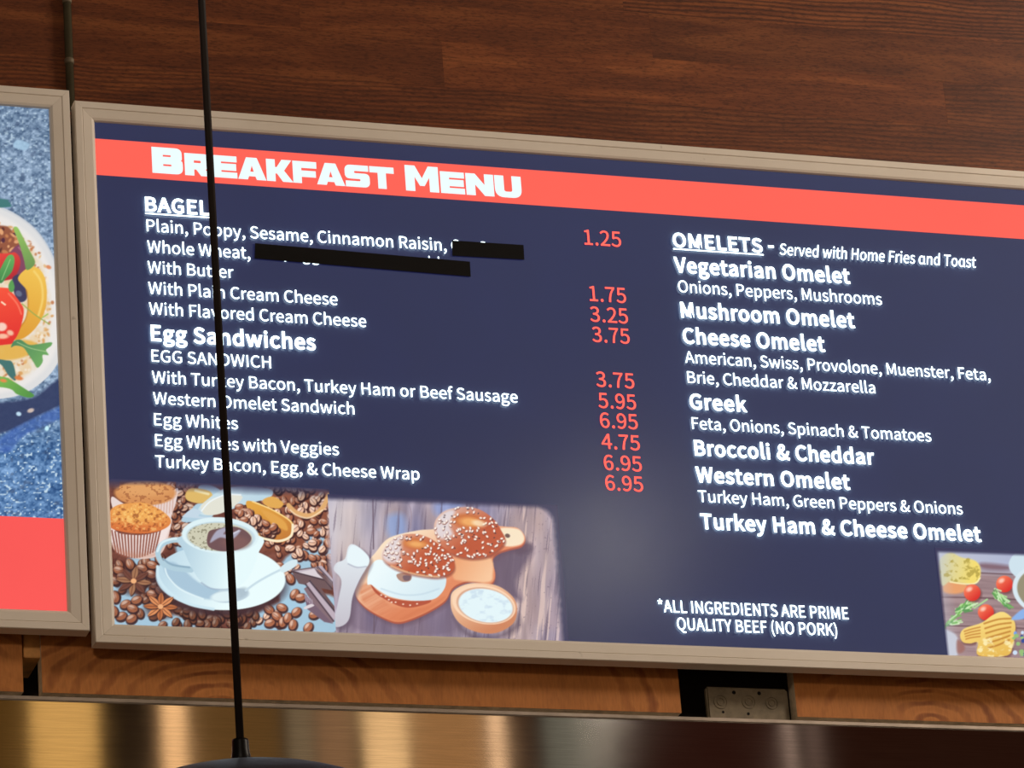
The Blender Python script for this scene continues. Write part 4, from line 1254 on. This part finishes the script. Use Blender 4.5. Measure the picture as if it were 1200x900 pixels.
def fatten(c, d):
    """the closed outline moved outwards (holes inwards) by d, mitred"""
    n = len(c)
    out = []
    for i in range(n):
        (ax, ay), (bx, by), (ex, ey) = c[i - 1], c[i], c[(i + 1) % n]
        u = (bx - ax, by - ay); v = (ex - bx, ey - by)
        lu, lv = math.hypot(*u) or 1e-9, math.hypot(*v) or 1e-9
        n1 = (-u[1] / lu, u[0] / lu); n2 = (-v[1] / lv, v[0] / lv)
        k = 1 + n1[0] * n2[0] + n1[1] * n2[1]
        k = max(k, .45)
        out.append((bx + SIDE * d * (n1[0] + n2[0]) / k, by + SIDE * d * (n1[1] + n2[1]) / k))
    return out


# outer outlines all run the same way round in this lettering; find which
SIDE = 1.0 if sum(a[0] * b[1] - b[0] * a[1] for a, b in zip(GL['l'][1][0], GL['l'][1][0][1:] + GL['l'][1][0][:1])) < 0 else -1.0


def contours_mesh(name, conts, Y, m, parent, embolden=0.0, cyclic=True):
    """flat filled letters from closed outlines (x, z in metres), standing on the board at depth Y"""
    cu = bpy.data.curves.new(name, 'CURVE')
    cu.dimensions = '2D'
    cu.fill_mode = 'FRONT'
    if embolden:
        conts = [fatten(c, embolden) for c in conts]
    for c in conts:
        sp = cu.splines.new('POLY')
        sp.points.add(len(c) - 1)
        for p, q in zip(sp.points, c):
            p.co = (q[0], q[1], 0, 1)
        sp.use_cyclic_u = True
    tmp = bpy.data.objects.new(name, cu)
    COL.objects.link(tmp)
    bpy.context.view_layer.update()
    me = bpy.data.meshes.new_from_object(tmp.evaluated_get(bpy.context.evaluated_depsgraph_get()))
    bpy.data.objects.remove(tmp)
    bpy.data.curves.remove(cu)
    me.name = name
    co = np.zeros(len(me.vertices) * 3, dtype=np.float32)
    me.vertices.foreach_get('co', co)
    co = co.reshape(-1, 3)
    out = np.stack([co[:, 0], np.full(len(co), Y, dtype=np.float32), co[:, 1]], -1)
    me.vertices.foreach_set('co', out.ravel())
    me.update()
    return link_mesh(name, me, m, parent)


YT = -.0034
UNDER = {}


def lettering(name, text, x0, y0, x1, y1, cap, m, bold=0.0, slant=0.0, under=False, parent=None, YT=YT):
    """one line: measured left and right ends of its baseline and its capital height"""
    a, b = at(x0, y0, YT), at(x1, y1, YT)
    a[0] += .0012
    b[0] -= .0004
    z = (a[2] + b[2]) / 2
    top = at(x0, y0 - cap, YT)
    s = (top[2] - a[2]) / CAPH
    bo = bold * s * CAPH
    pen, pts = 0.0, []
    extra = bold * CAPH * 1.5
    for ch in text:
        if slant and ch == 'a':
            ch = '\u0251'
        adv, cs = GL[ch]
        for c in cs:
            pts.append([(pen + x + slant * yy, yy) for x, yy in c])
        pen += adv + extra
    mn = min(p[0] for c in pts for p in c) - bold * CAPH
    mx = max(p[0] for c in pts for p in c) + bold * CAPH
    k = (b[0] - a[0]) / (mx - mn)
    conts = [[(a[0] + (p[0] - mn) * k, z + p[1] * s) for p in c] for c in pts]
    o = contours_mesh(name, conts, YT, m, parent or main, bo)
    if under:
        zu = z - .0034 * (cap / 15.0)
        h = .0009
        contours_mesh('underline', [[(a[0] - .0005, zu - h), (b[0] + .0005, zu - h), (b[0] + .0005, zu + h), (a[0] - .0005, zu + h)]], YT, m, o)
    return o


# red header band across the board
za = at(113.75, 205, -.0004)[2]
zb = [at(x, y, -.0004)[2] for x, y in ((150, 165.2), (650, 200.75), (900, 219.5))]
zh = [at(x, y, -.0004)[2] for x, y in ((150, 207.5), (650, 241.25), (900, 260))]
HB0, HB1 = sum(zh) / 3, sum(zb) / 3
bm = bmesh.new(); box(bm, MX0 + IN, MX1 - IN, -.0006, -.0001, HB0, HB1)
band = obj('header_band', bm, M_RED, main)

# title: wide heavy block capitals, first letters taller
def rnd(pts, asp):
    """outline with rounded corners: (x, y, radius) in letter units, asp = width/height"""
    out = []
    n = len(pts)
    for i in range(n):
        p = pts[i]
        r = p[2] if len(p) > 2 else 0
        if not r:
            out.append((p[0], p[1])); continue
        a, b = pts[i - 1], pts[(i + 1) % n]
        def tow(q):
            dx, dy = (q[0] - p[0]) * asp, q[1] - p[1]
            L = math.hypot(dx, dy)
            t = min(r / L, .5)
            return (p[0] + (q[0] - p[0]) * t, p[1] + (q[1] - p[1]) * t)
        s, e = tow(a), tow(b)
        for k in range(7):
            t = k / 6
            out.append(tuple((1 - t) ** 2 * s[j] + 2 * t * (1 - t) * p[j] + t * t * e[j] for j in (0, 1)))
    return out


BLOCK = {
    'B': [[(0, 0), (1, 0, .26), (1, .50, .16), (.93, .52), (.98, .56, .1), (.98, 1, .24), (0, 1)],
          [(.36, .29), (.36, .36), (.63, .36, .03), (.63, .29, .03)], [(.36, .65), (.36, .72), (.62, .72, .03), (.62, .65, .03)]],
    'R': [[(0, 0), (.36, 0), (.36, .28), (.44, .28), (.62, 0), (1.02, 0), (.80, .30), (1, .42, .12), (1, 1, .26), (0, 1)],
          [(.36, .58), (.36, .69), (.63, .69, .04), (.63, .58, .04)]],
    'E': [[(0, 0), (1, 0), (1, .26), (.37, .26), (.37, .34), (.97, .34), (.97, .65), (.37, .65), (.37, .73), (1, .73), (1, 1), (0, 1)]],
    'A': [[(0, 0), (.34, 0), (.385, .15), (.615, .15), (.66, 0), (1, 0), (.69, 1), (.31, 1)], [(.435, .36), (.5, .64), (.565, .36)]],
    'K': [[(0, 0), (.34, 0), (.34, .36), (.40, .36), (.62, 0), (1.02, 0), (.68, .51), (.98, 1), (.60, 1), (.40, .65), (.34, .65), (.34, 1), (0, 1)]],
    'F': [[(0, 0), (.36, 0), (.36, .29), (.96, .29), (.96, .58), (.36, .58), (.36, .70), (1, .70), (1, 1), (0, 1)]],
    'S': [[(.02, 0), (1, 0, .26), (1, .63, .22), (.38, .63, .06), (.38, .73, .05), (.96, .73), (.96, 1), (0, 1, .26), (0, .37, .22), (.62, .37, .06), (.62, .27, .05), (.02, .27)]],
    'T': [[(.33, 0), (.67, 0), (.67, .72), (1, .72), (1, 1), (0, 1), (0, .72), (.33, .72)]],
    'M': [[(0, 0), (.28, 0), (.28, .56), (.43, .22), (.57, .22), (.72, .56), (.72, 0), (1, 0), (1, 1), (.70, 1), (.5, .52), (.30, 1), (0, 1)]],
    'N': [[(0, 0), (.33, 0), (.33, .50), (.66, 0), (1, 0), (1, 1), (.67, 1), (.67, .50), (.34, 1), (0, 1)]],
    'U': [[(0, .0, .40), (1, .0, .40), (1, 1), (.65, 1), (.65, .27, .10), (.35, .27, .10), (.35, 1), (0, 1)]],
}
TITLE = [('B', 178, 214, 1), ('R', 216.3, 246.5, 0), ('E', 248.2, 277.6, 0), ('A', 278.6, 311.6, 0), ('K', 312.2, 342.6, 0), ('F', 343.2, 371.2, 0),
         ('A', 371.0, 404.0, 0), ('S', 404.2, 433.2, 0), ('T', 433.4, 462, 0), ('M', 475.2, 514.2, 1), ('E', 516.3, 544.5, 0), ('N', 546.2, 578.8, 0), ('U', 580.0, 611.2, 0)]
YH = -.0018
conts = []
zbase = [at(x, y, YH)[2] for x, y in ((178.5, 203), (478, 223.2), (517, 226), (606, 231.5))]
z0 = sum(zbase) / len(zbase)
HBIG = at(178, 172.6, YH)[2] - at(179, 203, YH)[2]
HSM = at(217, 179.6, YH)[2] - at(218, 205.5, YH)[2]
for ch, xa, xb, big in TITLE:
    yb = 203 + (xa - 178) * .0665
    a, b = at(xa, yb, YH)[0] + .0009, at(xb, yb + (xb - xa) * .0665, YH)[0] + .0009
    h = HBIG if big else HSM
    asp = (b - a) / h
    for c in BLOCK[ch]:
        conts.append([(a + p[0] * (b - a), z0 + p[1] * h) for p in rnd(c, asp)])
contours_mesh('title_lettering', conts, YH, M_TITLE, main)

W, P_ = M_WHITE, M_PRICE
BODY, HEAD = .001, .038
LINES = [
    ('BAGEL', 169.5, 247.5, 246.0, 251.5, 16, HEAD, 0, True),
    ('Plain, Poppy, Sesame, Cinnamon Raisin,', 171.2, 271.8, 523.7, 293.0, 13.8, BODY, 0, False),
    ('Whole Wheat,', 172, 295.8, 293.7, 303.0, 13.8, BODY, 0, False),
    ('With Butter', 172.4, 320, 274.2, 325.6, 13.8, BODY, 0, False),
    ('With Plain Cream Cheese', 173.2, 344.8, 396.0, 356.8, 13.8, BODY, 0, False),
    ('With Flavored Cream Cheese', 174.2, 369.2, 429.7, 382.2, 13.8, BODY, 0, False),
    ('Egg Sandwiches', 176.2, 399.2, 370.6, 409.6, 17.6, HEAD, 0, False),
    ('EGG SANDWICH', 177, 424, 318.2, 431, 13.8, BODY, 0, False),
    ('With Turkey Bacon, Turkey Ham or Beef Sausage', 177.4, 449.2, 607.2, 471.2, 13.8, BODY, 0, False),
    ('Western Omelet Sandwich', 178.7, 473.6, 415.8, 485.2, 13.8, BODY, 0, False),
    ('Egg Whites', 180, 498.2, 279.4, 502.8, 13.8, BODY, 0, False),
    ('Egg Whites with Veggies', 181.2, 522.8, 397.7, 533.2, 13.8, BODY, 0, False),
    ('Turkey Bacon, Egg, & Cheese Wrap', 181.4, 547.8, 492.2, 561.8, 13.8, BODY, 0, False),
    ('OMELETS', 788.2, 289.2, 894.5, 295.4, 15.6, HEAD, 0, True),
    ('-', 899.8, 294.6, 907.8, 295.2, 15.6, HEAD, 0, False),
    ('Served with Home Fries and Toast', 913, 298.4, 1145, 313.6, 13.0, .006, .19, False),
    ('Vegetarian Omelet', 790, 318.8, 997, 331.8, 17.0, HEAD, 0, False),
    ('Onions, Peppers, Mushrooms', 794.5, 342.6, 1034.2, 356.8, 13.6, BODY, 0, False),
    ('Mushroom Omelet', 797.5, 371.2, 1002.6, 384.2, 17.0, HEAD, 0, False),
    ('Cheese Omelet', 800, 402, 967.6, 411.4, 17.0, HEAD, 0, False),
    ('American, Swiss, Provolone, Muenster, Feta,', 802.4, 425.4, 1161.2, 445.4, 13.4, BODY, 0, False),
    ('Brie, Cheddar & Mozzarella', 805.2, 448.2, 1026.4, 461.2, 13.4, BODY, 0, False),
    ('Greek', 808, 478.6, 875.8, 482.6, 17.0, HEAD, 0, False),
    ('Feta, Onions, Spinach & Tomatoes', 810.5, 502.4, 1092, 517.4, 13.4, BODY, 0, False),
    ('Broccoli & Cheddar', 813.6, 533.2, 1025.6, 543.8, 17.0, HEAD, 0, False),
    ('Western Omelet', 815.4, 564.6, 997, 573.2, 17.0, HEAD, 0, False),
    ('Turkey Ham, Green Peppers & Onions', 818, 588.2, 1128.8, 602.6, 13.4, BODY, 0, False),
    ('Turkey Ham & Cheese Omelet', 820.8, 619, 1150.8, 634.6, 17.0, HEAD, 0, False),
    ('*ALL INGREDIENTS ARE PRIME', 770.8, 717.2, 995, 725.4, 14.0, .008, 0, False),
    ('QUALITY BEEF (NO PORK)', 793, 738.4, 981.8, 744.4, 14.0, .008, 0, False),
    # letters that peep out around the two strips of tape
    ('O', 528.4, 294.4, 541.4, 295.2, 13.6, BODY, 0, False),
    ('O', 560.2, 296.6, 573.2, 297.4, 13.6, BODY, 0, False),
    ('y', 331.5, 302.0, 341.0, 302.4, 13.8, BODY, 0, False),
    ('gg', 353.6, 304.8, 375.0, 305.8, 13.8, BODY, 0, False),
    ('i', 502.0, 314.4, 505.0, 314.6, 13.8, BODY, 0, False),
    ('i', 513.0, 315.2, 516.0, 315.4, 13.8, BODY, 0, False),
]
for t, x0, y0, x1, y1, cap, bold, sl, un in LINES:
    lettering('menu_lettering', t, x0, y0, x1, y1, cap, W, bold, sl, un, None, -.0009 if len(t) < 3 and t != '-' else YT)
PRICES = [('1.25', 684.2, 286.8, 728.7, 288.8), ('1.75', 690.4, 352.6, 734.5, 354.8), ('3.25', 691.3, 377, 736.7, 378.6), ('3.75', 693.7, 400.8, 738.7, 402.2),
          ('3.75', 698.3, 453, 744.2, 455), ('5.95', 700.8, 478, 746.2, 479.6), ('6.95', 702.9, 501.2, 748.2, 502.6), ('4.75', 704.6, 525.8, 750.7, 527.5),
          ('6.95', 707.4, 550.6, 753, 552.2), ('6.95', 709.2, 574.4, 754.5, 575.8)]
for t, x0, y0, x1, y1 in PRICES:
    o = lettering('price_lettering', t, x0, y0, x1, y1, 17.2, P_, .009, YT=-.0010)
    o['label'] = 'red price figures'

# two strips of black tape over some of the words
for q in ([(529.6, 281.8), (613.4, 287.2), (614.4, 304.4), (530.0, 299.8)], [(298.8, 285.1), (550.6, 306.7), (551.6, 324.3), (298.2, 303.0)]):
    bm = bmesh.new()
    f = [bm.verts.new(tuple(at(x, y, -.0012))) for x, y in q]
    g = [bm.verts.new((v.co.x, -.0016, v.co.z)) for v in f]
    bm.faces.new(g); bm.faces.new(f[::-1])
    for k in range(4):
        bm.faces.new((f[k], f[(k + 1) % 4], g[(k + 1) % 4], g[k]))
    obj('tape_strip', bm, M_TAPE, main)['label'] = 'strip of black tape hiding words on the menu'
